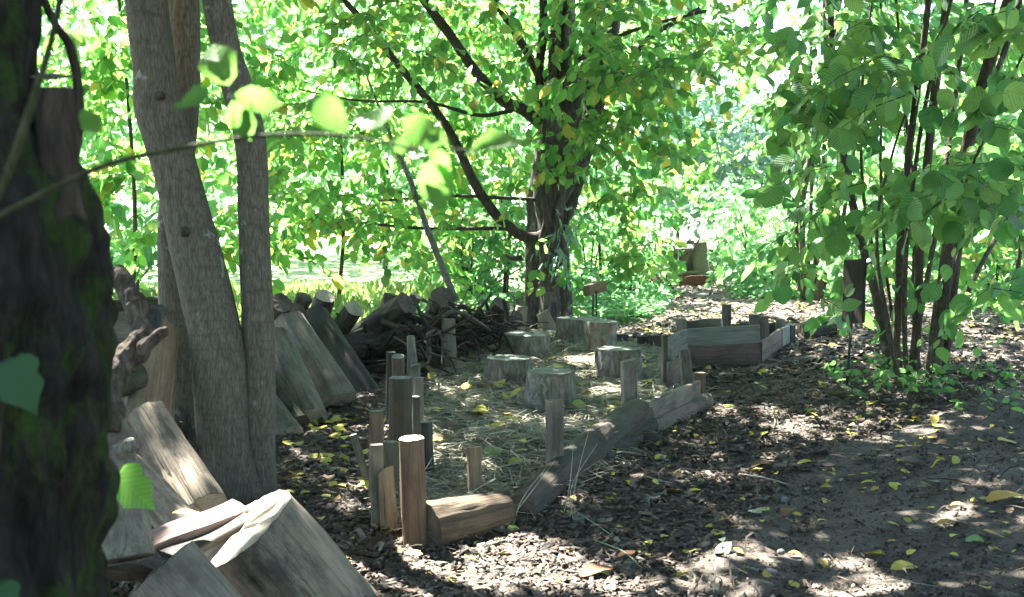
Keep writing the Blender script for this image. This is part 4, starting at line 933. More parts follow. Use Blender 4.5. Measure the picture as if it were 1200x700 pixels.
# ================================================================== LOGS AT THE LEFT
LG = 'logs stacked at the left'
log('block_log', at(283, 622, 3.75), at(283, 622, 3.75) + Vector((.56, .20, -.80)).normalized() * .62, .205, .215, 'wood_pale', 'end_pale', 'big bleached log in the foreground with its sunlit sawn end tilted up', 'log', LG, seg=80, rings=44, amp=.03, lob=.14)
log('block_log', at(190, 668, 3.3), at(300, 790, 3.25), .115, .12, 'wood_grey', 'end_dark', 'grey log at the bottom edge left of the big bleached log', 'log', LG, seg=56)
log('leaning_log', at(172, 488, 4.55), at(238, 600, 4.25), .085, .10, 'wood_pale', 'end_pale', 'cracked pale log leaning down beside the triple stems', 'log', LG, seg=56, amp=.06)
log('leaning_log', at(150, 548, 4.2), at(232, 640, 3.95), .06, .075, 'wood_pale', 'end_pale', 'white sunlit log below the cracked pale one', 'log', LG, seg=56, amp=.06)
log('leaning_log', at(185, 390, 5.35), at(165, 520, 4.9), .10, .13, 'wood_tan', 'end_pale', 'spotted pale brown log standing behind the forked branch', 'log', LG, seg=56, amp=.04)
log('lying_log', at(60, 392, 6.6), at(226, 392, 6.9), .135, .13, 'wood_grey', 'end_dark', 'thick grey cracked log lying across behind the forked branch', 'log', LG, seg=56)
log('pole', at(70, 366, 6.5), at(228, 349, 7.0), .038, .034, 'bark_log', 'end_dark', 'thin mossy pole lying on the thick grey log', 'log', LG, seg=16)
log('leaning_log', at(160, 440, 5.0), at(60, 470, 4.6), .07, .075, 'bark_log', 'end_pale', 'short dark log with a pale end beside the forked branch', 'log', LG, seg=24)
board('bark_slab', at(152, 646, 3.62), at(283, 596, 3.9), .12, .028, 'wood_pink', 'pinkish split slab of wood with a yellow leaf on top', 'slab', LG, facing=(-.15, -.35, 1), rough=3)
board('bark_slab', at(200, 654, 3.60), at(287, 606, 3.85), .10, .026, 'wood_dark', 'dark split slab beneath the pinkish one', 'slab', LG, facing=(-.1, -.3, 1), rough=3)
log('heap_log', at(60, 640, 4.4), at(240, 668, 4.0), .13, .12, 'bark_log', 'end_dark', 'dark log underneath the slabs carrying the heap', 'log', LG)
log('heap_log', at(40, 585, 4.9), at(215, 600, 4.6), .12, .12, 'bark_log', 'end_dark', 'dark log under the leaning pale logs', 'log', LG)
log('heap_log', at(60, 480, 5.7), at(200, 520, 5.3), .13, .12, 'bark_log', 'end_dark', 'dark log low behind the forked branch', 'log', LG)
# forked driftwood branch
dk = 3.3
def fp(rows, D=dk, sl=0): return [(*at(x, y, D + sl * k), w * (D + sl * k) / FPX) for k, (x, y, w) in enumerate(rows)]
fb = empty('forked_branch', at(140, 650, dk)); tag(fb, 'pale forked driftwood branch propped upright beside the mossy trunk', 'branch', LG)
tube_obj('stem', fp([(150, 655, 31), (146, 620, 29), (143, 585, 26), (137, 555, 25), (134, 525, 22), (128, 502, 21), (127, 486, 17)], dk, .03), MAT['wood_grey'], fb, n=70, seg=48, amp=.22, freq=16, lobes=.12)
tube_obj('upper_fork', fp([(124, 505, 17), (128, 482, 17), (127, 466, 15), (133, 447, 16), (146, 428, 13), (152, 414, 15), (164, 398, 13), (167, 390, 13), (160, 374, 11), (158, 360, 13), (149, 342, 11.5), (143, 328, 12), (139, 319, 8.5), (138, 316, 3)], dk, .02), MAT['bark_drift'], fb, n=110, seg=40, amp=.30, freq=34, lobes=.10)
tube_obj('side_fork', fp([(150, 430, 9), (164, 417, 8), (172, 405, 9), (183, 396, 7.5), (190, 389, 7.5), (195, 387, 3)], dk + .1, -.01), MAT['bark_drift'], fb, n=50, seg=28, amp=.4, freq=32)
tube_obj('side_fork', fp([(164, 396, 12), (174, 384, 11), (178, 372, 12), (186, 364, 8), (190, 360, 3)], dk + .2, .02), MAT['wood_dark'], fb, n=40, seg=28, amp=.45, freq=32)
tube_obj('spur', fp([(157, 352, 3), (161, 338, 2.4), (162, 328, 1.2)], dk + .26), MAT['wood_dark'], fb, n=10, seg=8)
tube_obj('nub', fp([(138, 530, 10), (152, 522, 9), (160, 518, 6)], dk - .05), MAT['wood_grey'], fb, n=12, seg=14, amp=.25, freq=25)
c0 = at(149, 655, dk - .01); V_, F_, cm = log_shape(.04, .083, .08, 26, 2, .05, 3, (0, 0), (0, 0)); CV, CF = cm(True)
link('cut_end', mesh_np('cut_end', CV, CF, MAT['end_dark']), fb, M4(frame_from((.12, -.55, -.8)), c0))

# leaning row behind the triple stems
log('leaning_log', at(338, 378, 8.15), at(397, 470, 7.65), .125, .125, 'wood_grey', 'end_pale', 'pale flat-faced log leaning right, in front of the dark one', 'log', LG, tilt1=(.3, 0), halfcut=.75, up=(.5, -.7, .5))
log('leaning_log', at(366, 372, 8.8), at(432, 474, 8.3), .125, .13, 'wood_dark', 'end_dark', 'dark log leaning right, nearest the brush heap', 'log', LG)
log('leaning_log', at(318, 398, 7.7), at(362, 494, 7.25), .125, .125, 'wood_grey', 'end_pale', 'stained pale log leaning right close by the triple stems', 'log', LG)
log('leaning_log', at(300, 462, 7.1), at(338, 514, 6.85), .10, .10, 'wood_grey', 'end_pale', 'short pale log end peeping out at the foot of the triple stems', 'log', LG)
log('leaning_log', at(296, 430, 7.3), at(346, 500, 7.0), .10, .10, 'bark_log', 'end_dark', 'dark barked log between the two stained pale ones', 'log', LG)
PG = 'logs propped behind the leaning row'
log('propped_log', at(362, 405, 9.4), at(381, 347, 9.15), .085, .082, 'bark_log', 'end_pale', 'propped log with a round pale end, first right of the pair', 'log', PG, tilt1=(0, 0))
log('propped_log', at(380, 412, 9.5), at(415, 362, 9.15), .08, .075, 'bark_log', 'end_pale', 'propped log with a round end tilted right, on its own against the bright gap', 'log', PG)
log('propped_log', at(395, 412, 9.7), at(476, 356, 9.3), .105, .10, 'bark_log', 'end_dark', 'thick mossy propped log with a knobbly top', 'log', PG, amp=.12)
log('propped_log', at(446, 400, 9.7), at(461, 346, 9.7), .085, .075, 'bark_log', 'end_dark', 'knobbly dark log end behind the thick mossy one', 'log', PG, amp=.2)
log('propped_log', at(462, 395, 9.9), at(488, 347, 9.8), .055, .05, 'bark_log', 'end_pale', 'thin propped log with a small pinkish end', 'log', PG)
log('propped_log', at(476, 430, 9.6), at(470, 360, 9.9), .06, .06, 'bark_log', 'end_dark', 'black upright log below the knobbly end', 'log', PG)
log('propped_log', at(322, 390, 8.6), at(347, 366, 8.3), .075, .075, 'bark_log', 'end_dark', 'dark round log end low beside the triple stems', 'log', PG)
log('propped_log', at(340, 385, 8.9), at(357, 348, 8.8), .065, .06, 'bark_log', 'end_dark', 'dark knobbly log end next to the round pale one', 'log', PG, amp=.2)
log('propped_log', at(312, 385, 8.3), at(330, 355, 8.1), .08, .08, 'bark_log', 'end_dark', 'dark log end half hidden by the right stem of the triple tree', 'log', PG)
log('heap_log', at(360, 430, 9.2), at(520, 430, 9.6), .12, .12, 'bark_log', 'end_dark', 'dark log lying under the brush heap', 'log', PG)
log('heap_log', at(330, 420, 8.7), at(470, 400, 9.6), .12, .11, 'bark_log', 'end_pale', 'dark log behind the leaning dark one', 'log', PG)
log('propped_log', at(512, 372, 10.6), at(519, 348, 10.3), .12, .11, 'bark_log', 'end_dark', 'blackish stump end beside the leaning bare sapling', 'log', PG, amp=.15)
log('propped_log', at(566, 392, 11.2), at(588, 356, 11.0), .10, .09, 'bark_log', 'end_dark', 'dark curved log end left of the hornbeam base', 'log', PG, amp=.15)
log('heap_log', at(540, 385, 10.8), at(604, 374, 11.6), .09, .09, 'bark_log', 'end_dark', 'dark log lying towards the hornbeam base', 'log', PG)
# brush heap: each stick a part
g = gnd(500, 425); bh = empty('brush_heap', (g.x, 9.9, float(gz(g.x, 9.9)))); tag(bh, 'dark tangled heap of sticks between the propped logs and the hornbeam', 'brush heap')
stick_me = []
for v in range(6):
    V_, F_ = tube([(0, 0, 0, .011), (random.uniform(-.04, .04), random.uniform(-.04, .04), .35, .010), (random.uniform(-.05, .05), random.uniform(-.05, .05), .7, .008), (random.uniform(-.1, .1), random.uniform(-.1, .1), 1.0, .004)], n=9, seg=5, amp=.25, freq=9, cap=False)
    stick_me.append(mesh_np('stick', V_, F_, MAT['stick'], smooth=True))
for k in range(230):
    px = random.uniform(415, 588); lo = 452 - (px - 405) * .33; hi = 388 if px < 490 else 360
    py = random.uniform(hi + 10, lo); d = random.uniform(9.0, 10.6) if px < 520 else random.uniform(9.9, 11.6)
    c = at(px, py, d); c.z = max(c.z, float(gz(c.x, c.y)) + .02)
    a = random.gauss(0, .8); dr = Vector((math.cos(a), math.sin(a) * .8, random.gauss(.0, .38))).normalized(); Lk = random.uniform(.35, 1.0)
    th = random.choice((.6, 1, 1, 1.6, 2.6))
    o = bpy.data.objects.new('stick', stick_me[k % 6]); COL.objects.link(o); o.parent = bh
    s = c - dr * Lk * .5; s.z = max(s.z, float(gz(s.x, s.y)) + .01)
    o.matrix_basis = Matrix.Translation(-bh.location) @ M4(frame_from(dr), s) @ Matrix.Diagonal((th, th, Lk, 1))

# ================================================================== THE LOG CIRCLE
PO = 'posts of the left palisade'
def lpost(*a, **k): return post('palisade_post', *a, group=PO, **k)
lpost(489, 514, 640, 31, 'wood_red', 'end_pale', 'red brown round post with a sunlit top, nearest of the palisade', lean=(-.045, 0), taper=.97, tilt=(0, .03), seg=32)
lpost(458, 552, 622, 24, 'wood_tan', 'end_pale', 'short broken tan post just left of the red brown post', lean=(-.06, 0), tilt=(.5, -.5), taper=.75)
lpost(443, 521, 618, 15, 'wood_grey', 'end_green', 'narrow grey stake at the outer left of the broken tan post', kind='square', lean=(-.01, 0))
lpost(442, 482, 592, 19, 'wood_tan', 'end_green', 'light tan round post behind the narrow grey stake', lean=(0, 0))
lpost(459, 518, 600, 17, 'wood_brown', 'end_green', 'low brown post between the tan post and the red brown post')
lpost(470, 443, 565, 29, 'wood_brown', 'end_green', 'tallest broad brown post with a flat greenish top', seg=28)
lpost(500, 495, 560, 16, 'wood_dark', 'end_green', 'short dark post inside the circle right of the broad brown post')
lpost(491, 443, 535, 12, 'wood_grey', 'end_green', 'slim greenish post right behind the broad brown post')
lpost(488, 465, 540, 10, 'wood_dark', 'end_green', 'thin dark post in the gap beside the broad brown post')
lpost(467, 418, 505, 16, 'wood_brown', 'end_green', 'brown round post with a pale angled top behind the broad one', tilt=(0, .25))
lpost(459, 413, 500, 12, 'wood_dark', 'end_green', 'dark slim post at the back left of the angled-top post')
lpost(487, 428, 490, 13, 'wood_grey', 'end_green', 'small grey post in front of the pointed wedge post', tilt=(.2, 0))
lpost(487, 394, 468, 20, 'wood_grey', 'end_green', 'grey wedge-shaped post narrowing to its top', taper=.45, lean=(-.06, 0))
lpost(436, 510, 560, 9, 'wood_grey', 'end_green', 'small leaning peg left of the light tan post', lean=(-.3, 0), d=5.6)
lpost(527, 374, 438, 15, 'wood_grey', 'end_green', 'tall grey split post in front of the brush heap', kind='square', lean=(-.02, 0))
lpost(543, 386, 420, 12, 'wood_grey', 'end_green', 'short grey stake leaning against the tall split post', kind='square', lean=(-.2, 0))
lpost(564, 371, 416, 10, 'wood_grey', 'end_green', 'thin grey post halfway between brush heap and stumps', kind='square')
PB = 'stakes behind the stump seats'
def bpost(*a, **k): return post('back_stake', *a, group=PB, **k)
bpost(606, 359, 398, 12, 'wood_grey', 'end_green', 'tall grey board stake left of the hornbeam base', kind='square', lean=(.12, 0))
bpost(599, 380, 398, 7, 'wood_grey', 'end_green', 'small peg at the foot of the tall board stake', kind='square')
bpost(624, 371, 396, 9, 'wood_grey', 'end_green', 'board stake leaning left in front of the hornbeam', kind='square', lean=(-.45, 0))
bpost(652, 366, 396, 14, 'wood_grey', 'end_green', 'wide board stake leaning left beside the rear stump', kind='square', lean=(-.45, 0))
bpost(717, 371, 405, 6, 'wood_grey', 'end_green', 'narrow stake behind the stump pair', kind='square')
bpost(729, 392, 407, 13, 'wood_dark', 'end_green', 'low dark block right of the stump pair', kind='square')
bpost(754, 394, 412, 13, 'wood_dark', 'end_green', 'low dark block, left one of two side by side', kind='square')
bpost(767, 393, 413, 13, 'wood_brown', 'end_green', 'low brown block, right one of two side by side', kind='square')

# stump seats
ST = 'stump seats in the circle'
def stump(px, ytop, ybot, wpx, label, mat='bark_stump', em='end_green', flare=1.08, d=None, tilt=(0, 0)):
    g = gnd(px, ybot); D = g.y + wpx * g.y / FPX * .5; g = Vector((at(px, ybot, D).x, D, 0)); g.z = float(gz(g.x, g.y)) - .03
    w = 1.06 * wpx * D / FPX; top = Vector((g.x, D, at(px, ytop, D).z + .01))
    log('stump_seat', g, top, w / 2 * flare, w / 2, mat, em, label, 'stump', ST, seg=56, rings=24, amp=.09, ends=(0, 1), tilt1=tilt, lob=.18)
stump(615, 392, 426, 58, 'widest stump with a sun-spotted top, left of the middle', 'bark_stump', tilt=(0, .03))
stump(596, 421, 456, 50, 'low stump with a knot, front left', 'bark_stump')
stump(645, 437, 488, 53, 'nearest stump with pale greenish bark', 'bark_stump', flare=1.06)
stump(678, 374, 408, 48, 'broad stump at the back next to the hornbeam', 'bark_stump')
stump(704, 378, 421, 36, 'tall slim reddish-topped stump in front of the broad back one', 'bark_stump', flare=.95)
stump(724, 410, 452, 48, 'stump at the right, beside the upright plank post', 'bark_stump', flare=1.12)

# right front edging of the circle
EG = 'edging timbers of the circle'
A = gnd(497, 640); B = gnd(588, 617)
def P3(v, z): return Vector((v.x, v.y, float(gz(v.x, v.y)) + z))
log('edging_log', P3(A, .075), P3(B, .07), .098, .08, 'wood_half', 'end_dark', 'short brown half log right of the red brown post', 'log', EG, seg=56, up=(.2, -1, .1), amp=.05, oval=1.0)
A = gnd(618, 608); B = gnd(752, 505)
log('edging_log', at(610, 600, 4.95), at(747, 486, 6.75), .072, .102, 'wood_long', 'end_dark', 'long dark weathered log slanting back along the right side', 'log', EG, seg=64, rings=60, amp=.06, bend=.03)
A = gnd(585, 598); B = gnd(640, 572)
log('edging_log', P3(A, .03), P3(B, .03), .045, .04, 'wood_dark', 'end_dark', 'thin dark log in the gap behind the long weathered log', 'log', EG)
A = gnd(700, 545); B = gnd(757, 508)
log('edging_log', P3(A, .04), P3(B, .05), .07, .075, 'wood_dark', 'end_dark', 'dark log tucked under the upper end of the long one', 'log', EG)
A = gnd(768, 508); B = gnd(826, 478)
log('edging_log', P3(A, .03), P3(B, .05), .06, .06, 'wood_pink', 'end_pale', 'pinkish round log lying below the slanting plank', 'log', EG)
def stone(px, py, w, label, h=.6, mat='stone', z=0, grp='stones on the ground', ang=0):
    g = gnd(px, py); s = w * g.y / FPX / 2; V_ = []; F_ = []; n, m = 9, 14
    for i in range(n):
        th = math.pi * i / (n - 1)
        for k in range(m):
            ph = 2 * math.pi * k / m; v = Vector((math.sin(th) * math.cos(ph), math.sin(th) * math.sin(ph) * .75, math.cos(th) * h))
            V_.append(v * s * (1 + .28 * noise.noise(v * 1.6 + Vector((px, py, 0)))))
    for i in range(n - 1):
        for k in range(m): F_.append((i * m + k, (i + 1) * m + k, (i + 1) * m + (k + 1) % m, i * m + (k + 1) % m))
    o = link('stone', mesh_np('stone', V_, F_, MAT[mat], smooth=True), None, M4(Matrix.Rotation(px, 3, 'Z'), Vector((g.x, g.y, g.z + s * h * .35)))); tag(o, label, 'stone', grp)
stone(760, 520, 30, 'dark stone block under the slanting plank', .8, 'wood_dark')
stone(919, 588, 11, 'small round grey pebble on the bare soil', .85)
stone(612 + 290, 672, 17, 'flat grey pebble near the bottom edge on the bare soil', .5)
stone(1165, 553, 10, 'pale pebble pair piece near the right edge', .6)
stone(715 + 200, 648, 12, 'grey stone chip below the round pebble', .6)
stone(968, 660, 13, 'small grey pebble left of the square yellow leaf', .6)
SQ = 'square posts of the right edging'
def spost(*a, **k): return post('square_post', *a, group=SQ, kind='square', **k)
spost(556, 524, 592, 16, 'wood_tan', 'end_pale', 'short square tan post behind the brown half log', depth=.06, tilt=(.1, .1))
spost(650, 469, 568, 18, 'wood_grey', 'end_pale', 'tall square grey post behind the long weathered log', depth=.07)
spost(739, 422, 500, 17, 'wood_grey', 'end_pale', 'square post at the upper end of the long weathered log', lean=(-.03, 0), depth=.06, tilt=(0, .2))

# corner of planks
def plank(parent, p, q, z0, z1, mat, th=.028, label=None, cat=None, group=None, name='plank', face=None, pos=False):
    """board on edge from ground pixel p to q between heights z0, z1"""
    A = p if pos else gnd(*p); B = q if pos else gnd(*q); h = (z0 + z1) / 2
    a = Vector((A.x, A.y, float(gz(A.x, A.y)) + h)); b = Vector((B.x, B.y, float(gz(B.x, B.y)) + h)); d = (b - a)
    f = face or (d.y, -d.x, 0)
    return board(name, a, b, z1 - z0, th, mat, label, cat, group, facing=f, parent=parent)
def hgt(px, yb, yt, foot=None):
    """height of pixel row yt above the ground at the foot row yb"""
    g = gnd(px, foot or yb); return at(px, yt, g.y).z - g.z
plank(None, (757, 512), (818, 482), hgt(785, 497, 480), hgt(785, 497, 458), 'wood_grey', .035, 'weathered plank slanting up beside the square post', 'plank', EG)
pc = gnd(800, 462); pe = empty('plank_corner', pc); tag(pe, 'corner of bluish and pink planks nailed to two posts', 'plank fence')
def boxpost(parent, px, yt, yb, w, mat, lean=(0, 0), dpt=.045):
    g = gnd(px, yb); zt = at(px, yt, g.y).z; wd = w * g.y / FPX
    board('post', Vector((g.x, g.y, g.z - .05)), Vector((g.x + lean[0] * (zt - g.z), g.y + lean[1] * (zt - g.z), zt)), wd, dpt, mat, facing=(.2, -1, 0), parent=parent)
boxpost(pe, 780, 393, 458, 10, 'wood_grey'); boxpost(pe, 808, 410, 466, 13, 'wood_grey', lean=(-.12, 0)); boxpost(pe, 819, 437, 478, 13, 'wood_brown')
plank(pe, (784, 464), (803, 452), hgt(793, 458, 417), hgt(793, 458, 391), 'wood_blue'); plank(pe, (783, 465), (806, 451), .06, hgt(793, 458, 419), 'wood_pink')
# plank box at the back right
bxr = gnd(850, 428); be = empty('plank_box', bxr); tag(be, 'low open box of weathered planks on posts, right of the stumps', 'plank box')
f0, f1, f2 = (804, 434), (889, 429), (926, 404)
plank(be, f0, f1, hgt(848, 432, 404), hgt(848, 432, 383), 'wood_blue'); plank(be, f0, f1, hgt(848, 432, 427), hgt(848, 432, 405), 'wood_pink'); plank(be, (806, 434), (886, 430), .0, hgt(848, 432, 428), 'wood_dark')
plank(be, (891, 428), (914, 411), hgt(902, 420, 416), hgt(902, 420, 393), 'wood_pink'); plank(be, (915, 411), (927, 402), hgt(920, 407, 404), hgt(920, 407, 382), 'wood_blue')
plank(be, (803, 405), (846, 402), hgt(825, 403, 396), hgt(825, 403, 374), 'wood_grey', .06); plank(be, (857, 404), (914, 402), hgt(885, 403, 398), hgt(885, 403, 379), 'wood_dark')
boxpost(be, 851, 357, 405, 10, 'wood_grey'); boxpost(be, 883, 369, 424, 12, 'wood_grey'); boxpost(be, 896, 371, 421, 11, 'wood_grey', lean=(-.05, 0)); boxpost(be, 914, 374, 406, 10, 'wood_grey'); boxpost(be, 928, 381, 404, 7, 'wood_dark'); boxpost(be, 798, 374, 408, 11, 'wood_grey')
log('lying_log', P3(gnd(938, 397), .05), P3(gnd(976, 392), .06), .085, .085, 'bark_log', 'end_dark', 'dark log lying right of the plank box', 'log')

# ================================================================== SIGNS, SHELTER
g = gnd(696, 380); bs = empty('block_sign', g); tag(bs, 'small wooden block on two thin rods behind the stumps', 'sign')
w = g.y / FPX
board('block', at(687, 341, g.y - .05), at(707, 335, g.y + .18), 13 * w, .10, 'wood_brown', facing=(.4, -1, 0), parent=bs)
for px in (695, 699): tube_obj('rod', [(*at(px, 384, g.y), .012), (*at(px, 362, g.y), .012), (*at(px, 341, g.y), .012)], MAT['metal'], bs, n=6, seg=8)
g = gnd(993, 452); ds = empty('plaque_stand', g); tag(ds, 'dark wooden plaque on a thin metal stake in front of the hazel', 'sign')
d0 = g.y
board('plaque', at(1000, 378, d0), at(1002, 305, d0 + .02), .21, .028, 'wood_plaque', facing=(-.95, -.40, .1), parent=ds, rough=.3)
tube_obj('stake', [(*at(992, 458, d0), .010), (*at(996, 400, d0), .010), (*at(1000, 340, d0 + .02), .010)], MAT['metal'], ds, n=8, seg=8)

g = gnd(812, 326); D = g.y; hu = empty('timber_shelter', g); tag(hu, 'small timber shelter with an upright plank front at the end of the path', 'shelter'); w = D / FPX
def hx(px, py, dd=0): return at(px, py, D + dd)
for k, (x0, wd, y0, mt_) in enumerate(((789, 11, 291, 'wood_dark'), (800, 10, 284, 'wood_dark'), (809, 9, 282, 'wood_dark'), (778, 9, 292, 'wood_dark'), (768, 9, 296, 'wood_dark'))):
    board('wall_plank', hx(x0, 326, .05 * k), hx(x0, y0, .05 * k), wd * w, .05, mt_, parent=hu)
log('corner_post', hx(822, 328), hx(820, 284), 9.5 * w, 8.5 * w, 'wood_dark', 'end_dark', None, parent=hu, seg=20)
log('corner_post', hx(836, 328, .6), hx(836, 292, .6), 6 * w, 6 * w, 'wood_dark', 'end_dark', None, parent=hu, seg=16)
board('roof_plank', hx(776, 292, -.1), hx(812, 290, -.1), .22, .05, 'wood_dark', facing=(0, -.4, 1), parent=hu, rough=2)
board('brace', hx(799, 312, -.15), hx(820, 280, -.15), 2.2 * w, .02, 'wood_brown', parent=hu); board('sill', hx(780, 321, -.12), hx(826, 318, -.12), 3.5 * w, .06, 'wood_brown', parent=hu)
g = gnd(800, 337); re_ = empty('rusty_edging', g); tag(re_, 'low rusty steel edging curving across the end of the path', 'edging')
pp = [(690, 331), (730, 334), (770, 337), (805, 337), (838, 334)]
for k in range(4): plank(re_, pp[k], pp[k + 1], 0, .19, 'rust', .03, name='edging_plate')

# ================================================================== FALLEN LEAVES, STICKS, PLANTS
Vl, Fl = TPL['ovate']; fl_me = []
for v in range(5):
    r2 = np.random.default_rng(40 + v); V2 = Vl.copy(); V2[:, 2] = .10 * np.sin(V2[:, 0] * (3 + v * .7) + v) + (.25 - .1 * v) * np.abs(V2[:, 1]) ** 1.3 + r2.normal(0, .012, len(V2)); V2[:, 1] *= (1.0 + .12 * v)
    V2 -= V2.mean(0); fl_me.append(mesh_np('fallen_leaf', V2, Fl, MAT['leaf_fallen_o'], smooth=True))
def solid_leaf(name, stops):
    MAT[name] = tintmat(name, [(0, stops), (1, tuple(c * 1.15 for c in stops))], rough=.55, by_object=True, bump=45)
solid_leaf('leaf_yellow', (.46, .40, .07)); solid_leaf('leaf_orange', (.45, .28, .05)); solid_leaf('leaf_green', (.20, .32, .10)); solid_leaf('leaf_pale', (.30, .36, .24)); solid_leaf('leaf_brown', (.17, .07, .03))
def fallen(px, py, wpx, ang, label, mat=None, group=None, v=0, lift=.012, tilt=.25, on=None):
    g = gnd(px, py) if on is None else at(px, py, on); L = wpx * g.y / FPX
    me = fl_me[v % 5]
    if mat: me = me.copy(); me.materials[0] = MAT[mat]
    o = bpy.data.objects.new('fallen_leaf', me); COL.objects.link(o)
    rot = Matrix.Rotation(random.gauss(0, tilt), 3, 'X') @ Matrix.Rotation(random.gauss(0, tilt), 3, 'Y') @ Matrix.Rotation(ang, 3, 'Z')
    o.matrix_basis = M4(rot, g + Vector((0, 0, lift + L * .12))) @ Matrix.Scale(L, 4)
    tag(o, label, 'leaf', group)
for a in ((1025, 655, 34, .9, 'square-looking yellow leaf at the lower right on bare soil', 'leaf_yellow', 2), (1178, 591, 50, .1, 'long orange-yellow leaf at the right edge', 'leaf_orange', 0), (1066, 550, 40, .4, 'orange-yellow leaf on bare soil below the hazel', 'leaf_orange', 1),
          (1116, 622, 44, .1, 'flat orange leaf above the sunlit patch at the lower right', 'leaf_orange', 0), (1142, 638, 26, 1.2, 'folded green-yellow leaf on the small sunlit patch', 'leaf_green', 3), (1092, 568, 22, .2, 'round pale green leaf on bare soil', 'leaf_pale', 2),
          (885, 604, 22, .6, 'pale grey-green leaf near the middle of the soil', 'leaf_pale', 2), (848, 648, 24, .5, 'pale green leaf low on the chips', 'leaf_pale', 3), (1017, 540, 30, .3, 'green-yellow leaf pair on the chips below the hazel', 'leaf_green', 1), (1180, 522, 26, .2, 'yellow leaf pair at the right by the ground plants', 'leaf_yellow', 1),
          (790, 580, 26, 1.0, 'two-lobed yellow leaf right of the long log', 'leaf_yellow', 2), (577, 624, 34, .1, 'yellow-green leaf in front of the brown half log', 'leaf_green', 1), (945, 547, 24, .1, 'yellow leaf on chips in the middle right', 'leaf_yellow', 0),
          (735, 562 + 95, 30, .8, 'curled red-brown leaf on the sunlit chips', 'leaf_brown', 0), (700, 678, 50, .5, 'large curled red-brown leaf strip at the bottom', 'leaf_brown', 0), (893, 550, 30, .1, 'rusty curled leaf beside the chips edge', 'leaf_brown', 0), (1060, 672, 36, .1, 'narrow yellow leaf at the bottom right', 'leaf_yellow', 0),
          (925, 605, 30, .8, 'brown curled leaf next to the pale grey-green one', 'leaf_brown', 0), (1165, 632, 28, -.2, 'dull yellow leaf at the lower right edge', 'leaf_orange', 1), (690, 505, 24, 0, 'yellow leaf lying inside near the square post', 'leaf_yellow', 1)):
    fallen(*a[:5], mat=a[5], v=a[6], tilt=.12)
fallen(578, 545, 26, -.3, 'light yellow-green leaf beside the short square tan post', 'leaf_green', None, 2, lift=.06)
fallen(222, 606, 40, .25, 'yellow leaf resting on the pinkish slab', 'leaf_orange', None, 1, on=3.70, lift=.0, tilt=.1)
ZONES = [  # px box, count, size px range, label, group
    ((330, 440, 480, 600), 64, (11, 22), 'small yellow leaf on the dark ground left of the palisade', 'leaves left of the palisade'),
    ((500, 760, 430, 560), 54, (13, 23), 'small yellow leaf scattered on the straw in the circle', 'leaves on the straw'),
    ((620, 900, 500, 690), 56, (9, 22), 'small fallen leaf scattered on the chips right of the circle', 'leaves on the chips'),
    ((780, 1100, 430, 520), 40, (9, 18), 'small fallen leaf on the chips between plank box and hazel', 'leaves between box and hazel'),
    ((900, 1195, 500, 695), 30, (9, 18), 'small fallen leaf scattered on the bare soil', 'leaves on bare soil'),
    ((390, 640, 620, 695), 26, (9, 20), 'small fallen leaf on the sunlit chips in the foreground', 'leaves on sunlit chips'),
    ((700, 960, 350, 400), 46, (6, 12), 'tiny yellow leaf on the path behind the stumps', 'leaves on the far path')]
for (x0, x1, y0, y1), n, (s0, s1), lab, grp in ZONES:
    for k in range(n): fallen(random.uniform(x0, x1), random.uniform(y0, y1), random.uniform(s0, s1), random.uniform(0, 6.28), lab, None, grp, random.randrange(5), lift=.012 if 'straw' not in grp else .065)
# the many smaller ones as one mass
n = 2300; d = np.exp(rng.uniform(0, 1, n) ** .6 * math.log(22 / 4)) * 4; x = rng.uniform(-.48, .48, n) * d
P = np.c_[x, d, gz(x, d) + .02]; dd = rng.normal(0, 1, (n, 3)); dd[:, 2] *= .15; nn = rng.normal(0, .3, (n, 3)); nn[:, 2] += 1
V, F = inst(TPL['far'], P, rotmats(dd, nn), rng.uniform(.035, .085, n) * np.where(d > 10, 1.2, .8))
tag(link('leaf_litter', mesh_np('leaf_litter', V, F, MAT['leaf_fallen'], tint=np.repeat(np.where(rng.random(n) < .5, rng.uniform(.76, 1, n), rng.random(n)), 2))), 'small yellow and brown leaf litter spread over the ground', 'leaf litter', None, 'stuff')

def stickline(pts, r, label, mat='stick'):
    p = [(*(gnd(x, y) + Vector((0, 0, z))), r) for x, y, z in pts]; p[-1] = (*p[-1][:3], r * .5)
    tag(tube_obj('fallen_stick', p, MAT[mat], None, n=14, seg=7, amp=.2, freq=20), label, 'stick', 'sticks on the ground')
solid_leaf('stick_pale', (.36, .34, .26)); solid_leaf('stick_green', (.26, .33, .20))
stickline([(866, 560, .02), (900, 568, .03), (928, 574, .02)], .004, 'pale straight stick on the chips in the middle right', 'stick_pale')
stickline([(750, 561, .02), (772, 570, .03), (788, 571, .02)], .003, 'pale thin stick right of the long weathered log', 'stick_pale')
stickline([(677, 606, .02), (700, 624, .03), (718, 634, .02)], .0028, 'green stalk on the chips in front of the long log', 'stick_green')
stickline([(695, 638, .02), (730, 655, .03), (752, 672, .02)], .003, 'longer green stalk towards the sunlit chips', 'stick_green')
stickline([(836, 700, .02), (838, 678, .05), (830, 672, .04)], .003, 'small pale forked twig at the bottom edge', 'stick_pale')
stickline([(905, 512, .02), (908, 498, .03), (904, 486, .05)], .0025, 'thin stalk with a leaf on the far chips', 'stick_green')
stickline([(560, 636, .02), (540, 620, .05), (528, 600, .09)], .002, 'thin dry stalk in front of the brown half log', 'stick_pale')
stickline([(1000, 700, .02), (1040, 690, .03), (1100, 694, .02)], .002, 'long thin stalk at the lower right', 'stick_pale')
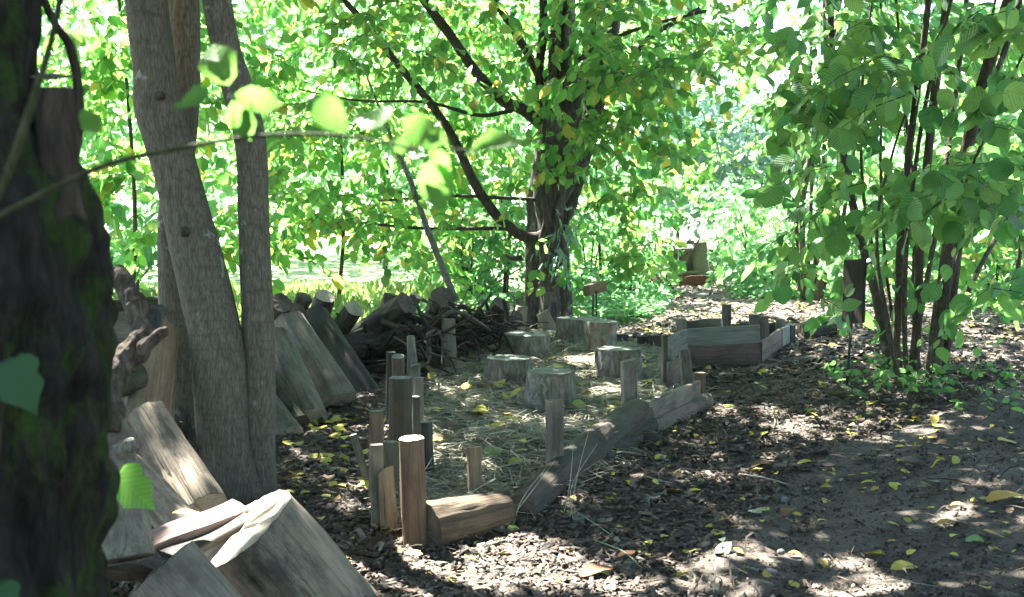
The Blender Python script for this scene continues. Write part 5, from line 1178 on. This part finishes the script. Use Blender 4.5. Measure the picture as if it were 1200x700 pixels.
# dry stalks bending over the long log
dg = empty('dry_grass_tuft', gnd(668, 600)); tag(dg, 'dry bent grass stalks hanging over the long weathered log', 'grass')
for (a, b_, c) in (((667, 612), (676, 560), (690, 505)), ((660, 606), (668, 566), (672, 520)), ((672, 614), (670, 570), (700, 520)), ((600, 620), (612, 585), (640, 548)), ((590, 618), (620, 580), (650, 540))):
    q = gnd(*a); tube_obj('stalk', [(*q, .0022), (*at(*b_, q.y + .03), .002), (*at(*c, q.y + .25), .001)], MAT['stick_pale'], dg, n=12, seg=5)
# ground plants at the foot of the hazel
gp = empty('ground_plant', gnd(1060, 462)); tag(gp, 'small leafy woodland plants growing round the foot of the big hazel', 'plant')
n = 40; A = rng.uniform(985, 1140, n); B = rng.uniform(425, 480, n)
P = np.array([tuple(gnd(x, y)) for x, y in zip(A, B)]); P[:, 2] += rng.uniform(.03, .16, n); Dv = rng.normal(0, 1, (n, 3)); Dv[:, 2] = .3
L = sprays(P, Dv, rng.uniform(.12, .3, n), 8, .058, droop=.3)
foliage(gp, L, 'ovate', 'leaf_hazel', 'leaf_mass'); twig_mesh('twig', L[4] - np.array([0, 0, .06]), L[5], .002, gp, Matrix.Translation(gp.location))
gp2 = empty('ground_plant', gnd(1180, 490)); tag(gp2, 'few small seedlings at the right edge of the bare soil', 'plant')
n = 9; A = rng.uniform(1120, 1200, n); B = rng.uniform(440, 500, n); P = np.array([tuple(gnd(x, y)) for x, y in zip(A, B)]); P[:, 2] += .05; Dv = rng.normal(0, 1, (n, 3)); Dv[:, 2] = .4
L = sprays(P, Dv, rng.uniform(.1, .2, n), 6, .05, droop=.3); foliage(gp2, L, 'ovate', 'leaf_hazel', 'leaf_mass'); twig_mesh('twig', L[4] - np.array([0, 0, .05]), L[5], .002, gp2, Matrix.Translation(gp2.location))

# ------------------------------------------------------------------ thin haze volume added to imitate the overexposed background glow
hm = bpy.data.materials.new('haze'); hm.use_nodes = True; ht = hm.node_tree; ht.nodes.clear()
pv = ht.nodes.new('ShaderNodeVolumePrincipled'); pv.inputs['Color'].default_value = (.95, .98, 1, 1); pv.inputs['Density'].default_value = .0004; pv.inputs['Anisotropy'].default_value = .3
ho = ht.nodes.new('ShaderNodeOutputMaterial'); ht.links.new(pv.outputs[0], ho.inputs['Volume'])
lo, hi = (-620, -210, -1.2), (620, 920, 14)
hv = [(x, y, z) for x in (lo[0], hi[0]) for y in (lo[1], hi[1]) for z in (lo[2], hi[2])]
o = link('haze', mesh_np('haze', hv, [(0, 1, 3, 2), (4, 6, 7, 5), (0, 4, 5, 1), (2, 3, 7, 6), (0, 2, 6, 4), (1, 5, 7, 3)], hm)); tag(o, 'thin added haze imitating the overexposed glow between the trees', 'haze', None, 'stuff')
